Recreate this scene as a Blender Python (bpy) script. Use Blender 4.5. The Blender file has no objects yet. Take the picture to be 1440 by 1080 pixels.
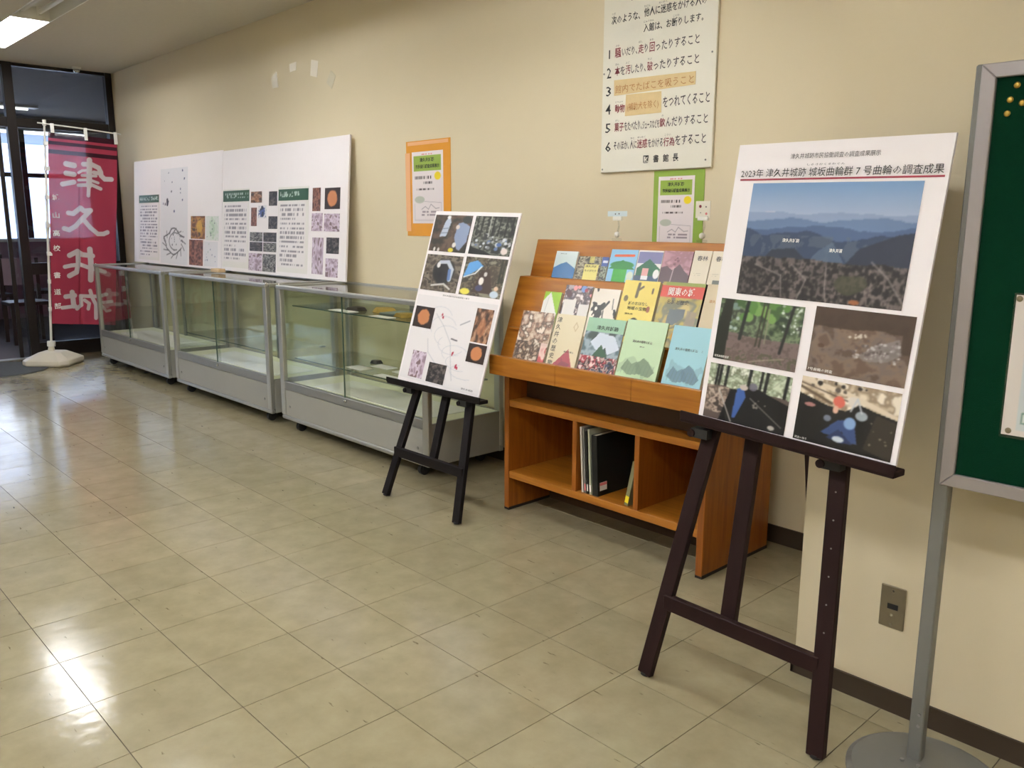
import bpy, bmesh, math, random
import numpy as np
from mathutils import Vector, Matrix, Quaternion

random.seed(7)
RNG = np.random.default_rng(11)
SC = bpy.context.scene
COL = SC.collection

# ------------------------------------------------------------------ camera
CAM = Vector((2.66618605, -1.82260957, 1.32734086))
yaw, pitch, roll = -0.816577473, 0.190181987, 0.00328363
fw = Vector((math.sin(yaw) * math.cos(pitch), math.cos(yaw) * math.cos(pitch), -math.sin(pitch)))
rt = Vector((math.cos(yaw), -math.sin(yaw), 0.0))
up = rt.cross(fw)
rt2 = rt * math.cos(roll) + up * math.sin(roll)
up2 = -rt * math.sin(roll) + up * math.cos(roll)
cd = bpy.data.cameras.new('camera')
cd.sensor_width = 36.0
cd.lens = 1182.99 / 1440.0 * 36.0
cd.clip_start = 0.05
cd.clip_end = 200
cam = bpy.data.objects.new('camera', cd)
COL.objects.link(cam)
mw = Matrix((rt2, up2, -fw)).transposed().to_4x4()
mw.translation = CAM
cam.matrix_world = mw
SC.camera = cam

# ------------------------------------------------------------------ world, exposure
SC.view_settings.view_transform = 'Standard'
SC.view_settings.look = 'None'
SC.view_settings.exposure = 0.0
SC.view_settings.gamma = 1.0
SC.view_settings.use_curve_mapping = False
SC.cycles.transparent_max_bounces = 48   # several panes of showcase glass lie behind one another
W = bpy.data.worlds.new('sky')
SC.world = W
W.use_nodes = True
wn = W.node_tree
wn.nodes.clear()
wo = wn.nodes.new('ShaderNodeOutputWorld')
wb = wn.nodes.new('ShaderNodeBackground')
ws = wn.nodes.new('ShaderNodeTexSky')
ws.sky_type = 'HOSEK_WILKIE'
ws.turbidity = 4.0
ws.sun_direction = (0.5, -0.6, 0.62)
wb.inputs['Strength'].default_value = 14.0
wn.links.new(ws.outputs[0], wb.inputs['Color'])
wn.links.new(wb.outputs[0], wo.inputs['Surface'])

sd = bpy.data.lights.new('sun', 'SUN')
sd.energy = 26.0
sd.angle = 0.01
sd.color = (1.0, 0.97, 0.92)
sun = bpy.data.objects.new('sun', sd)
COL.objects.link(sun)
sun.rotation_euler = Vector((-0.62, 0.35, -0.7)).to_track_quat('-Z', 'Y').to_euler()

LAMP_STRENGTH = 66.0
LAMP_COLOR = (0.95, 0.96, 1.0)

# ------------------------------------------------------------------ colour helpers
def lin(c):
    c = np.asarray(c, float) / 255.0
    return np.where(c <= 0.04045, c / 12.92, ((c + 0.055) / 1.055) ** 2.4)

def L(r, g, b):
    v = lin((r, g, b))
    return (float(v[0]), float(v[1]), float(v[2]), 1.0)

# ------------------------------------------------------------------ materials
def newmat(name):
    m = bpy.data.materials.new(name)
    m.use_nodes = True
    n = m.node_tree
    n.nodes.clear()
    o = n.nodes.new('ShaderNodeOutputMaterial')
    p = n.nodes.new('ShaderNodeBsdfPrincipled')
    n.links.new(p.outputs[0], o.inputs[0])
    return m, n, p, o

def mat(name, col, rough=0.5, metal=0.0, noise=0.06, nscale=8.0, bump=0.0, bscale=200.0, spec=0.5, stretch=(1, 1, 1)):
    """plain surface with slight procedural mottling and fine relief"""
    m, n, p, o = newmat(name)
    tc = n.nodes.new('ShaderNodeNewGeometry')
    mp = n.nodes.new('ShaderNodeMapping')
    mp.inputs['Scale'].default_value = stretch
    n.links.new(tc.outputs['Position'], mp.inputs[0])
    nz = n.nodes.new('ShaderNodeTexNoise')
    nz.inputs['Scale'].default_value = nscale
    nz.inputs['Detail'].default_value = 4
    n.links.new(mp.outputs[0], nz.inputs['Vector'])
    mx = n.nodes.new('ShaderNodeMix')
    mx.data_type = 'RGBA'
    c = np.array(col[:3])
    mx.inputs[6].default_value = (*(c * (1 - noise * 1.6)), 1)
    mx.inputs[7].default_value = (*np.minimum(c * (1 + noise * 1.6), 1), 1)
    n.links.new(nz.outputs[0], mx.inputs[0])
    n.links.new(mx.outputs[2], p.inputs['Base Color'])
    p.inputs['Roughness'].default_value = rough
    p.inputs['Metallic'].default_value = metal
    p.inputs['Specular IOR Level'].default_value = spec
    if bump:
        n2 = n.nodes.new('ShaderNodeTexNoise')
        n2.inputs['Scale'].default_value = bscale
        n2.inputs['Detail'].default_value = 3
        n.links.new(tc.outputs['Position'], n2.inputs['Vector'])
        b = n.nodes.new('ShaderNodeBump')
        b.inputs['Strength'].default_value = bump
        b.inputs['Distance'].default_value = 0.002
        n.links.new(n2.outputs[0], b.inputs['Height'])
        n.links.new(b.outputs[0], p.inputs['Normal'])
    return m

def mat_wood(name, c1, c2, rough=0.35, axis='x'):
    m, n, p, o = newmat(name)
    g = n.nodes.new('ShaderNodeNewGeometry')
    mp = n.nodes.new('ShaderNodeMapping')
    mp.inputs['Scale'].default_value = (1.2, 14, 14) if axis == 'x' else (14, 14, 1.2)
    n.links.new(g.outputs['Position'], mp.inputs[0])
    nz = n.nodes.new('ShaderNodeTexNoise')
    nz.inputs['Scale'].default_value = 3.0
    nz.inputs['Detail'].default_value = 6
    nz.inputs['Distortion'].default_value = 0.6
    n.links.new(mp.outputs[0], nz.inputs['Vector'])
    cr = n.nodes.new('ShaderNodeValToRGB')
    cr.color_ramp.elements[0].position = 0.35
    cr.color_ramp.elements[0].color = c2
    cr.color_ramp.elements[1].position = 0.65
    cr.color_ramp.elements[1].color = c1
    n.links.new(nz.outputs[0], cr.inputs[0])
    n.links.new(cr.outputs[0], p.inputs['Base Color'])
    p.inputs['Roughness'].default_value = rough
    return m

def mat_emit(name, col, s):
    m = bpy.data.materials.new(name)
    m.use_nodes = True
    n = m.node_tree
    n.nodes.clear()
    o = n.nodes.new('ShaderNodeOutputMaterial')
    e = n.nodes.new('ShaderNodeEmission')
    e.inputs[0].default_value = (*col[:3], 1)
    e.inputs[1].default_value = s
    n.links.new(e.outputs[0], o.inputs[0])
    return m

def mat_glass(name, tint, rough=0.0, refl=1.0):
    m = bpy.data.materials.new(name)
    m.use_nodes = True
    n = m.node_tree
    n.nodes.clear()
    o = n.nodes.new('ShaderNodeOutputMaterial')
    t = n.nodes.new('ShaderNodeBsdfTransparent')
    t.inputs[0].default_value = (*tint, 1)
    g = n.nodes.new('ShaderNodeBsdfGlossy')
    g.inputs['Roughness'].default_value = rough
    f = n.nodes.new('ShaderNodeFresnel')
    gb = n.nodes.new('ShaderNodeNewGeometry')
    mr = n.nodes.new('ShaderNodeMapRange')      # leaving the pane: the inverse ratio, as a thin parallel sheet
    mr.inputs[3].default_value = 1.5
    mr.inputs[4].default_value = 1 / 1.5
    n.links.new(gb.outputs['Backfacing'], mr.inputs[0])
    n.links.new(mr.outputs[0], f.inputs['IOR'])
    k = n.nodes.new('ShaderNodeMath')
    k.operation = 'MULTIPLY'
    k.inputs[1].default_value = refl
    mx = n.nodes.new('ShaderNodeMixShader')
    n.links.new(f.outputs[0], k.inputs[0])
    n.links.new(k.outputs[0], mx.inputs[0])
    n.links.new(t.outputs[0], mx.inputs[1])
    n.links.new(g.outputs[0], mx.inputs[2])
    n.links.new(mx.outputs[0], o.inputs[0])
    return m

def mat_print(name, rough=0.45, spec=0.4, transl=0.0):
    """flat print: colour stored point by point on the sheet itself"""
    m, n, p, o = newmat(name)
    a = n.nodes.new('ShaderNodeAttribute')
    a.attribute_name = 'print'
    n.links.new(a.outputs['Color'], p.inputs['Base Color'])
    p.inputs['Roughness'].default_value = rough
    p.inputs['Specular IOR Level'].default_value = spec
    if transl:
        t = n.nodes.new('ShaderNodeBsdfTranslucent')
        n.links.new(a.outputs['Color'], t.inputs[0])
        tr = n.nodes.new('ShaderNodeBsdfTransparent')
        m1 = n.nodes.new('ShaderNodeMixShader')
        m1.inputs[0].default_value = transl
        m2 = n.nodes.new('ShaderNodeMixShader')
        m2.inputs[0].default_value = 0.05
        n.links.new(p.outputs[0], m1.inputs[1])
        n.links.new(t.outputs[0], m1.inputs[2])
        n.links.new(m1.outputs[0], m2.inputs[1])
        n.links.new(tr.outputs[0], m2.inputs[2])
        n.links.new(m2.outputs[0], o.inputs[0])
    return m

def mat_tile():
    m, n, p, o = newmat('vinyl floor tile')
    g = n.nodes.new('ShaderNodeNewGeometry')
    oi = n.nodes.new('ShaderNodeObjectInfo')
    nz = n.nodes.new('ShaderNodeTexNoise')
    nz.inputs['Scale'].default_value = 9.0
    nz.inputs['Detail'].default_value = 8
    nz.inputs['Roughness'].default_value = 0.6
    n.links.new(g.outputs['Position'], nz.inputs['Vector'])
    cr = n.nodes.new('ShaderNodeValToRGB')
    cr.color_ramp.elements[0].position = 0.3
    cr.color_ramp.elements[0].color = L(139, 129, 101)
    cr.color_ramp.elements[1].position = 0.7
    cr.color_ramp.elements[1].color = L(153, 144, 116)
    n.links.new(nz.outputs[0], cr.inputs[0])
    # small dark scuffs
    mp = n.nodes.new('ShaderNodeMapping')
    mp.inputs['Rotation'].default_value = (0, 0, 0.8)
    mp.inputs['Scale'].default_value = (5.0, 22.0, 1.0)
    n.links.new(g.outputs['Position'], mp.inputs[0])
    n3 = n.nodes.new('ShaderNodeTexNoise')
    n3.inputs['Scale'].default_value = 2.6
    n3.inputs['Detail'].default_value = 5
    n.links.new(mp.outputs[0], n3.inputs['Vector'])
    r3 = n.nodes.new('ShaderNodeValToRGB')
    r3.color_ramp.elements[0].position = 0.685
    r3.color_ramp.elements[0].color = (1, 1, 1, 1)
    r3.color_ramp.elements[1].position = 0.74
    r3.color_ramp.elements[1].color = (0.42, 0.38, 0.32, 1)
    n.links.new(n3.outputs[0], r3.inputs[0])
    m1 = n.nodes.new('ShaderNodeMix')
    m1.data_type = 'RGBA'
    m1.blend_type = 'MULTIPLY'
    m1.inputs[0].default_value = 1.0
    n.links.new(cr.outputs[0], m1.inputs[6])
    n.links.new(r3.outputs[0], m1.inputs[7])
    # each tile a touch lighter or darker
    mr = n.nodes.new('ShaderNodeMapRange')
    mr.inputs[3].default_value = 0.95
    mr.inputs[4].default_value = 1.05
    n.links.new(oi.outputs['Random'], mr.inputs[0])
    m2 = n.nodes.new('ShaderNodeMix')
    m2.data_type = 'RGBA'
    m2.blend_type = 'MULTIPLY'
    m2.inputs[0].default_value = 1.0
    n.links.new(m1.outputs[2], m2.inputs[6])
    n.links.new(mr.outputs[0], m2.inputs[7])
    n.links.new(m2.outputs[2], p.inputs['Base Color'])
    # worn wax
    n4 = n.nodes.new('ShaderNodeTexNoise')
    n4.inputs['Scale'].default_value = 3.0
    n4.inputs['Detail'].default_value = 4
    n.links.new(g.outputs['Position'], n4.inputs['Vector'])
    r4 = n.nodes.new('ShaderNodeMapRange')
    r4.inputs[1].default_value = 0.3
    r4.inputs[2].default_value = 0.7
    r4.inputs[3].default_value = 0.11
    r4.inputs[4].default_value = 0.19
    n.links.new(n4.outputs[0], r4.inputs[0])
    n.links.new(r4.outputs[0], p.inputs['Roughness'])
    p.inputs['Specular IOR Level'].default_value = 0.55
    n5 = n.nodes.new('ShaderNodeTexNoise')
    n5.inputs['Scale'].default_value = 16
    n5.inputs['Detail'].default_value = 2
    n.links.new(g.outputs['Position'], n5.inputs['Vector'])
    b = n.nodes.new('ShaderNodeBump')
    b.inputs['Strength'].default_value = 0.16
    b.inputs['Distance'].default_value = 0.004
    n.links.new(n5.outputs[0], b.inputs['Height'])
    n.links.new(b.outputs[0], p.inputs['Normal'])
    return m

M = dict(
    wall=mat('painted plaster wall', L(216, 203, 172), 0.75, noise=0.02, nscale=2, bump=0.15, bscale=90),
    ceiling=mat('ceiling board', L(205, 198, 182), 0.9, noise=0.03, nscale=30, bump=0.4, bscale=120),
    tile=mat_tile(),
    joint=mat('dark floor joint', L(60, 50, 38), 0.8),
    base=mat('dark brown vinyl baseboard', L(52, 40, 28), 0.5),
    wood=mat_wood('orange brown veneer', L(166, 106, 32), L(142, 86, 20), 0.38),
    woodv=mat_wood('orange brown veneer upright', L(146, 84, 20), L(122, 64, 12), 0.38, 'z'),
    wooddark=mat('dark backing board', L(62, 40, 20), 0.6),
    scuff=mat('blackened lower edge', L(30, 22, 16), 0.8),
    alu=mat('satin aluminium', L(176, 176, 170), 0.38, 0.75, noise=0.03, stretch=(1, 1, 30)),
    alud=mat('aged aluminium', L(140, 140, 136), 0.45, 0.6, noise=0.03),
    panel=mat('grey enamelled panel', L(150, 149, 141), 0.45, noise=0.02),
    deck=mat('cream cloth deck', L(226, 224, 198), 0.85, noise=0.03, bump=0.2, bscale=400),
    chrome=mat('polished chrome', L(220, 220, 220), 0.15, 1.0, noise=0.0),
    black=mat('black rubber', L(22, 22, 22), 0.6),
    easel=mat('dark stained easel wood', L(34, 19, 18), 0.6, noise=0.2, nscale=30, stretch=(1, 1, 0.1), spec=0.15),
    easel1=mat('black stained easel wood', L(20, 16, 16), 0.6, noise=0.2, nscale=30, stretch=(1, 1, 0.1), spec=0.15),
    foam=mat('white foam board', L(244, 238, 238), 0.6, noise=0.01),
    paper=mat('white paper', L(232, 228, 222), 0.65, noise=0.015),
    sign=mat('white enamelled sign', L(226, 222, 206), 0.4, noise=0.015),
    ink=mat('black ink', L(28, 26, 26), 0.5),
    inkgrey=mat('grey ink', L(80, 74, 74), 0.5),
    inkred=mat('dark red ink', L(120, 34, 46), 0.5),
    inkbrown=mat('faded brown ink', L(176, 120, 70), 0.5),
    inkwhite=mat('white print', L(240, 238, 232), 0.5),
    inkwine=mat('wine coloured line', L(150, 40, 60), 0.5),
    inkpink=mat('pink ink', L(214, 120, 120), 0.5),
    tape=mat('tan masking tape', L(214, 190, 140), 0.6, noise=0.05, nscale=40),
    orange=mat('orange card in film', L(222, 154, 60), 0.22, noise=0.04),
    green=mat('lime green card', L(140, 168, 72), 0.3, noise=0.04),
    greenbox=mat('green header', L(140, 170, 66), 0.5),
    yellow=mat('yellow spot', L(238, 214, 40), 0.5),
    darkgreen=mat('dark green header', L(34, 74, 44), 0.5),
    felt=mat('dark green felt', L(2, 42, 26), 0.95, noise=0.08, nscale=60, bump=0.5, bscale=700, spec=0.1),
    greymetal=mat('grey painted steel', L(112, 112, 108), 0.4, 0.2, noise=0.03),
    framegrey=mat('anodised frame', L(158, 152, 152), 0.4, 0.5, noise=0.02),
    brass=mat('brass pin', L(170, 140, 66), 0.35, 0.8),
    bronze=mat('brushed bronze plate', L(132, 122, 100), 0.4, 0.6, noise=0.05, nscale=40),
    housing=mat('white enamelled lamp housing', L(238, 236, 228), 0.4, noise=0.01),
    tube=mat_emit('lit fluorescent tube', LAMP_COLOR, LAMP_STRENGTH),
    frame=mat('dark bronze window frame', L(26, 18, 15), 0.4, 0.2, noise=0.1),
    glass=mat_glass('clear case glass', (0.965, 0.984, 0.962), 0.0),
    glassp=mat_glass('partition glass', (0.86, 0.88, 0.90), 0.0),
    glassedge=mat('green glass edge', L(70, 92, 80), 0.15, noise=0.0),
    plastic=mat('white plastic', L(232, 230, 222), 0.4, noise=0.01),
    cream=mat('cream plastic base', L(220, 212, 194), 0.4, noise=0.01),
    print=mat_print('flat print'),
    gloss=mat_print('glossy cover print', 0.3, 0.5),
    cloth=mat_print('thin banner cloth', 0.8, 0.1, 0.35),
    mat=mat('dark grey door mat', L(66, 68, 70), 0.85, noise=0.1, nscale=60, bump=0.6, bscale=300),
    carpet=mat('grey carpet', L(92, 86, 90), 0.95, noise=0.08, nscale=40),
    roomwall=mat('grey room wall', L(150, 148, 150), 0.8),
    roomceil=mat('grey room ceiling', L(150, 146, 150), 0.9),
    facade=mat('pale facade', L(178, 192, 224), 0.8, noise=0.05),
    facadewin=mat('facade window', L(150, 166, 196), 0.4),
    darkwood=mat('dark furniture wood', L(48, 34, 32), 0.4),
    curtain=mat('mauve curtain', L(150, 128, 140), 0.9),
    clear=mat_glass('clear plastic', (0.93, 0.94, 0.93), 0.05, 1.4),
    sherd=mat('dark pottery', L(56, 46, 34), 0.7, noise=0.2, nscale=60),
    sherdy=mat('ochre pottery', L(168, 138, 60), 0.7, noise=0.2, nscale=60),
    tealgrey=mat('grey tray', L(110, 124, 116), 0.5),
    bookblack=mat('black book cloth', L(16, 18, 16), 0.5),
    bookpage=mat('book pages', L(216, 206, 182), 0.8),
    smudge=mat('wall smudge', L(176, 160, 128), 0.8),
    scrap=mat('white paper scrap', L(236, 228, 212), 0.5),
    scrapf=mat('yellowed tape', L(206, 196, 168), 0.3),
)

def flat(name, rgb, rough=0.5):
    key = 'c%d_%d_%d' % rgb
    if key not in M:
        M[key] = mat(name, L(*rgb), rough, noise=0.02)
    return M[key]

# ------------------------------------------------------------------ mesh helpers
class MB:
    def __init__(s):
        s.v = []
        s.f = []
    def add(s, vs, fs):
        k = len(s.v)
        s.v += [tuple(v) for v in vs]
        s.f += [tuple(i + k for i in f) for f in fs]
        return s
    def box(s, x0, x1, y0, y1, z0, z1):
        return s.hexa([(x0, y0, z0), (x1, y0, z0), (x1, y1, z0), (x0, y1, z0), (x0, y0, z1), (x1, y0, z1), (x1, y1, z1), (x0, y1, z1)])
    def hexa(s, p):
        return s.add(p, [(0, 3, 2, 1), (4, 5, 6, 7), (0, 1, 5, 4), (1, 2, 6, 5), (2, 3, 7, 6), (3, 0, 4, 7)])
    def slab(s, o, u, v, n, w, h, t):
        """box: corner o, extents w*u, h*v, t*n"""
        o, u, v, n = Vector(o), Vector(u) * w, Vector(v) * h, Vector(n) * t
        p = [o, o + u, o + u + v, o + v]
        return s.hexa([*p, *[q + n for q in p]])
    def bar(s, a, b, w, d, side=(1, 0, 0)):
        """square bar from a to b, width w along side, depth d across"""
        a, b = Vector(a), Vector(b)
        ax = (b - a).normalized()
        u = Vector(side)
        u = (u - ax * u.dot(ax)).normalized() * (w / 2)
        n = ax.cross(u).normalized() * (d / 2)
        return s.hexa([a - u - n, a + u - n, a + u + n, a - u + n, b - u - n, b + u - n, b + u + n, b - u + n])
    def prism(s, poly, axis, a0, a1):
        """polygon (list of 2D) extruded along axis 'x','y','z'"""
        n = len(poly)
        def P(p, a):
            return (a, p[0], p[1]) if axis == 'x' else ((p[0], a, p[1]) if axis == 'y' else (p[0], p[1], a))
        vs = [P(p, a0) for p in poly] + [P(p, a1) for p in poly]
        fs = [tuple(range(n - 1, -1, -1)), tuple(range(n, 2 * n))]
        fs += [(i, (i + 1) % n, n + (i + 1) % n, n + i) for i in range(n)]
        return s.add(vs, fs)
    def tube(s, a, b, r, seg=12, r2=None):
        a, b = Vector(a), Vector(b)
        ax = (b - a).normalized()
        q = Vector((0, 0, 1)).rotation_difference(ax)
        r2 = r if r2 is None else r2
        vs = []
        for c, rr in ((a, r), (b, r2)):
            for i in range(seg):
                t = 2 * math.pi * i / seg
                vs.append(c + q @ Vector((math.cos(t) * rr, math.sin(t) * rr, 0)))
        fs = [tuple(range(seg - 1, -1, -1)), tuple(range(seg, 2 * seg))]
        fs += [(i, (i + 1) % seg, seg + (i + 1) % seg, seg + i) for i in range(seg)]
        return s.add(vs, fs)
    def lathe(s, prof, c=(0, 0, 0), seg=24, q=None):
        c = Vector(c)
        vs = []
        for r, z in prof:
            for i in range(seg):
                t = 2 * math.pi * i / seg
                p = Vector((r * math.cos(t), r * math.sin(t), z))
                vs.append(c + (q @ p if q else p))
        n = len(prof)
        fs = [tuple(range(seg - 1, -1, -1)), tuple(range((n - 1) * seg, n * seg))]
        for k in range(n - 1):
            for i in range(seg):
                j = (i + 1) % seg
                fs.append((k * seg + i, k * seg + j, (k + 1) * seg + j, (k + 1) * seg + i))
        return s.add(vs, fs)
    def path(s, pts, r, seg=8):
        for a, b in zip(pts[:-1], pts[1:]):
            s.tube(a, b, r, seg)
        return s

def root_loc(p):
    q = Vector((0, 0, 0))
    while p is not None:
        q += p.location
        p = p.parent
    return q

def build(name, mb, m, parent=None, origin=None, bevel=0.0, seg=1, smooth=False):
    """mb holds world coordinates; the object gets a sensible origin"""
    par = root_loc(parent)
    vs = [Vector(v) for v in mb.v]
    if origin is None:
        if parent is None:
            lo = Vector([min(v[k] for v in vs) for k in range(3)])
            hi = Vector([max(v[k] for v in vs) for k in range(3)])
            origin = Vector(((lo.x + hi.x) / 2, (lo.y + hi.y) / 2, lo.z))
        else:
            origin = par
    origin = Vector(origin)
    me = bpy.data.meshes.new(name)
    me.from_pydata([v - origin for v in vs], [], mb.f)
    if bevel:
        bm = bmesh.new()
        bm.from_mesh(me)
        bmesh.ops.recalc_face_normals(bm, faces=bm.faces[:])
        bmesh.ops.bevel(bm, geom=bm.edges[:], offset=bevel, segments=seg, profile=0.5, affect='EDGES', clamp_overlap=True)
        bm.to_mesh(me)
        bm.free()
    else:
        bm = bmesh.new()
        bm.from_mesh(me)
        bmesh.ops.recalc_face_normals(bm, faces=bm.faces[:])
        bm.to_mesh(me)
        bm.free()
    if smooth:
        for p in me.polygons:
            p.use_smooth = len(p.vertices) == 4
    me.materials.append(M[m] if isinstance(m, str) else m)
    me.update()
    o = bpy.data.objects.new(name, me)
    COL.objects.link(o)
    if parent is not None:
        o.parent = parent
        o.location = origin - par
    else:
        o.location = origin
    return o

def thing(name, label, cat, loc, group=None):
    o = bpy.data.objects.new(name, None)
    o.empty_display_size = 0.05
    COL.objects.link(o)
    o.location = loc
    return tag(o, label, cat, group)

def tag(o, label=None, cat=None, group=None, kind=None):
    if label: o['label'] = label
    if cat: o['category'] = cat
    if group: o['group'] = group
    if kind: o['kind'] = kind
    return o

def struct(name, mb=None, m=None, loc=(0, 0, 0), label=None, parent=None, **k):
    if mb is None:
        o = bpy.data.objects.new(name, None)
        COL.objects.link(o)
        o.location = loc
    else:
        o = build(name, mb, m, parent, **k)
    o['kind'] = 'structure'
    if label: o['label'] = label
    return o

# ------------------------------------------------------------------ print painter
def vnoise(h, w, sc, rng):
    gh, gw = max(2, int(sc) + 2), max(2, int(sc * w / h) + 2)
    g = rng.random((gh, gw))
    y = np.linspace(0, gh - 1.001, h)
    x = np.linspace(0, gw - 1.001, w)
    yi, xi = y.astype(int), x.astype(int)
    fy, fx = (y - yi)[:, None], (x - xi)[None, :]
    fy, fx = fy * fy * (3 - 2 * fy), fx * fx * (3 - 2 * fx)
    a, b = g[np.ix_(yi, xi)], g[np.ix_(yi, xi + 1)]
    c, d = g[np.ix_(yi + 1, xi)], g[np.ix_(yi + 1, xi + 1)]
    return (a * (1 - fx) + b * fx) * (1 - fy) + (c * (1 - fx) + d * fx) * fy

class Cv:
    """small colour raster in unit coordinates, v upwards; colours 0..255"""
    def __init__(s, w, h, c=(255, 255, 255), seed=1):
        s.w, s.h = w, h
        s.a = np.ones((h, w, 3)) * np.array(c, float)
        s.U, s.V = np.meshgrid((np.arange(w) + 0.5) / w, (np.arange(h) + 0.5) / h)
        s.r = np.random.default_rng(seed)
        s.asp = w / h
    def put(s, m, c, al=1.0):
        m = (np.clip(m, 0, 1) * al)[..., None]
        s.a = s.a * (1 - m) + np.array(c, float) * m
        return s
    def fbm(s, sc, o=4):
        t = 0; k = 0; am = 1.0
        for i in range(o):
            t = t + am * vnoise(s.h, s.w, sc * 2 ** i, s.r); k += am; am *= 0.55
        return t / k
    def rect(s, u0, v0, u1, v1, c, al=1.0):
        return s.put(((s.U >= u0) & (s.U <= u1) & (s.V >= v0) & (s.V <= v1)).astype(float), c, al)
    def grad(s, v0, v1, c0, c1):
        t = np.clip((s.V - v0) / (v1 - v0), 0, 1)[..., None]
        m = ((s.V >= v0) & (s.V <= v1))[..., None]
        s.a = np.where(m, np.array(c0, float) * (1 - t) + np.array(c1, float) * t, s.a)
        return s
    def ell(s, u, v, ru, rv, c, al=1.0, wob=0.0):
        d = ((s.U - u) / ru) ** 2 + ((s.V - v) / rv) ** 2
        if wob: d = d * (1 + wob * (s.fbm(8, 2) - 0.5) * 2)
        return s.put((1.15 - d) / 0.3, c, al)
    def line(s, pts, w, c, al=1.0):
        """w as fraction of the width"""
        for (a, b), (d, e) in zip(pts[:-1], pts[1:]):
            px, py = s.U - a, (s.V - b) / s.asp
            dx, dy = d - a, (e - b) / s.asp
            L2 = dx * dx + dy * dy + 1e-12
            t = np.clip((px * dx + py * dy) / L2, 0, 1)
            dist = np.sqrt((px - t * dx) ** 2 + (py - t * dy) ** 2)
            s.put((w / 2 - dist) * s.w + 0.5, c, al)
        return s
    def poly(s, pts, c, al=1.0):
        ins = np.zeros(s.U.shape, bool)
        n = len(pts)
        for i in range(n):
            x0, y0 = pts[i]; x1, y1 = pts[(i + 1) % n]
            if y0 == y1: continue
            cond = (s.V > y0) != (s.V > y1)
            ins ^= cond & (s.U < (x1 - x0) * (s.V - y0) / (y1 - y0) + x0)
        return s.put(ins.astype(float), c, al)
    def ridge(s, v, amp, c, seed=0, sc=4, al=1.0):
        r = np.random.default_rng(seed)
        x = np.linspace(0, 1, s.w)
        hgt = sum(amp / 2 ** k * np.interp(x, np.linspace(0, 1, sc * 2 ** k + 2), r.random(sc * 2 ** k + 2) - 0.5) for k in range(4))
        return s.put((s.V < (v + hgt)[None, :]).astype(float), c, al)
    def pal(s, cols, sc=12, o=3, u0=0, v0=0, u1=1, v1=1, al=1.0):
        """mottled patchwork of the given colours"""
        f = s.fbm(sc, o)
        m0 = (s.U >= u0) & (s.U <= u1) & (s.V >= v0) & (s.V <= v1)
        q = np.argsort(np.argsort(f, axis=None), axis=None).reshape(f.shape) / f.size
        q = q * (len(cols) - 1)
        k = np.minimum(q.astype(int), len(cols) - 2)
        fr_ = (q - k)[..., None]
        fr_ = np.clip((fr_ - 0.25) / 0.5, 0, 1)
        ca = np.array(cols, float)
        im = ca[k] * (1 - fr_) + ca[k + 1] * fr_
        m = (m0 * al)[..., None]
        s.a = s.a * (1 - m) + im * m
        return s
    def trunks(s, us, w, c, v0, v1, lean=0.0, al=1.0):
        for u in us:
            s.line([(u, v0), (u + lean, v1)], w * (0.7 + 0.6 * s.r.random()), c, al)
        return s
    def blobs(s, n, box, r, cols, wob=0.0):
        for i in range(n):
            u = box[0] + (box[2] - box[0]) * s.r.random(); v = box[1] + (box[3] - box[1]) * s.r.random()
            k = r * (0.5 + s.r.random())
            s.ell(u, v, k, k * s.asp, cols[int(s.r.random() * len(cols))])
        return s
    def blur(s, k=1):
        for _ in range(k):
            p = np.pad(s.a, ((1, 1), (1, 1), (0, 0)), 'edge')
            s.a = (p[:-2, 1:-1] + p[2:, 1:-1] + p[1:-1, :-2] + p[1:-1, 2:] + 2 * p[1:-1, 1:-1]) / 6
        return s
    def marks(s, u0, v0, u1, v1, rows, c, fill=0.45, cell=None, al=0.85):
        """rows of illegibly small print"""
        H = (v1 - v0) / rows
        for k in range(rows):
            vb = v1 - (k + 1) * H + H * 0.25
            n = max(3, int((u1 - u0) * s.w / (cell or 2.0)))
            on = s.r.random(n) > (1 - fill - 0.3)
            end = 1.0 if s.r.random() > 0.25 else 0.4 + 0.5 * s.r.random()
            idx = np.clip(((s.U - u0) / (u1 - u0) * n).astype(int), 0, n - 1)
            m = (s.U >= u0) & (s.U <= u0 + (u1 - u0) * end) & (s.V >= vb) & (s.V <= vb + H * 0.5) & on[idx]
            s.put(m.astype(float), c, al)
        return s

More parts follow.
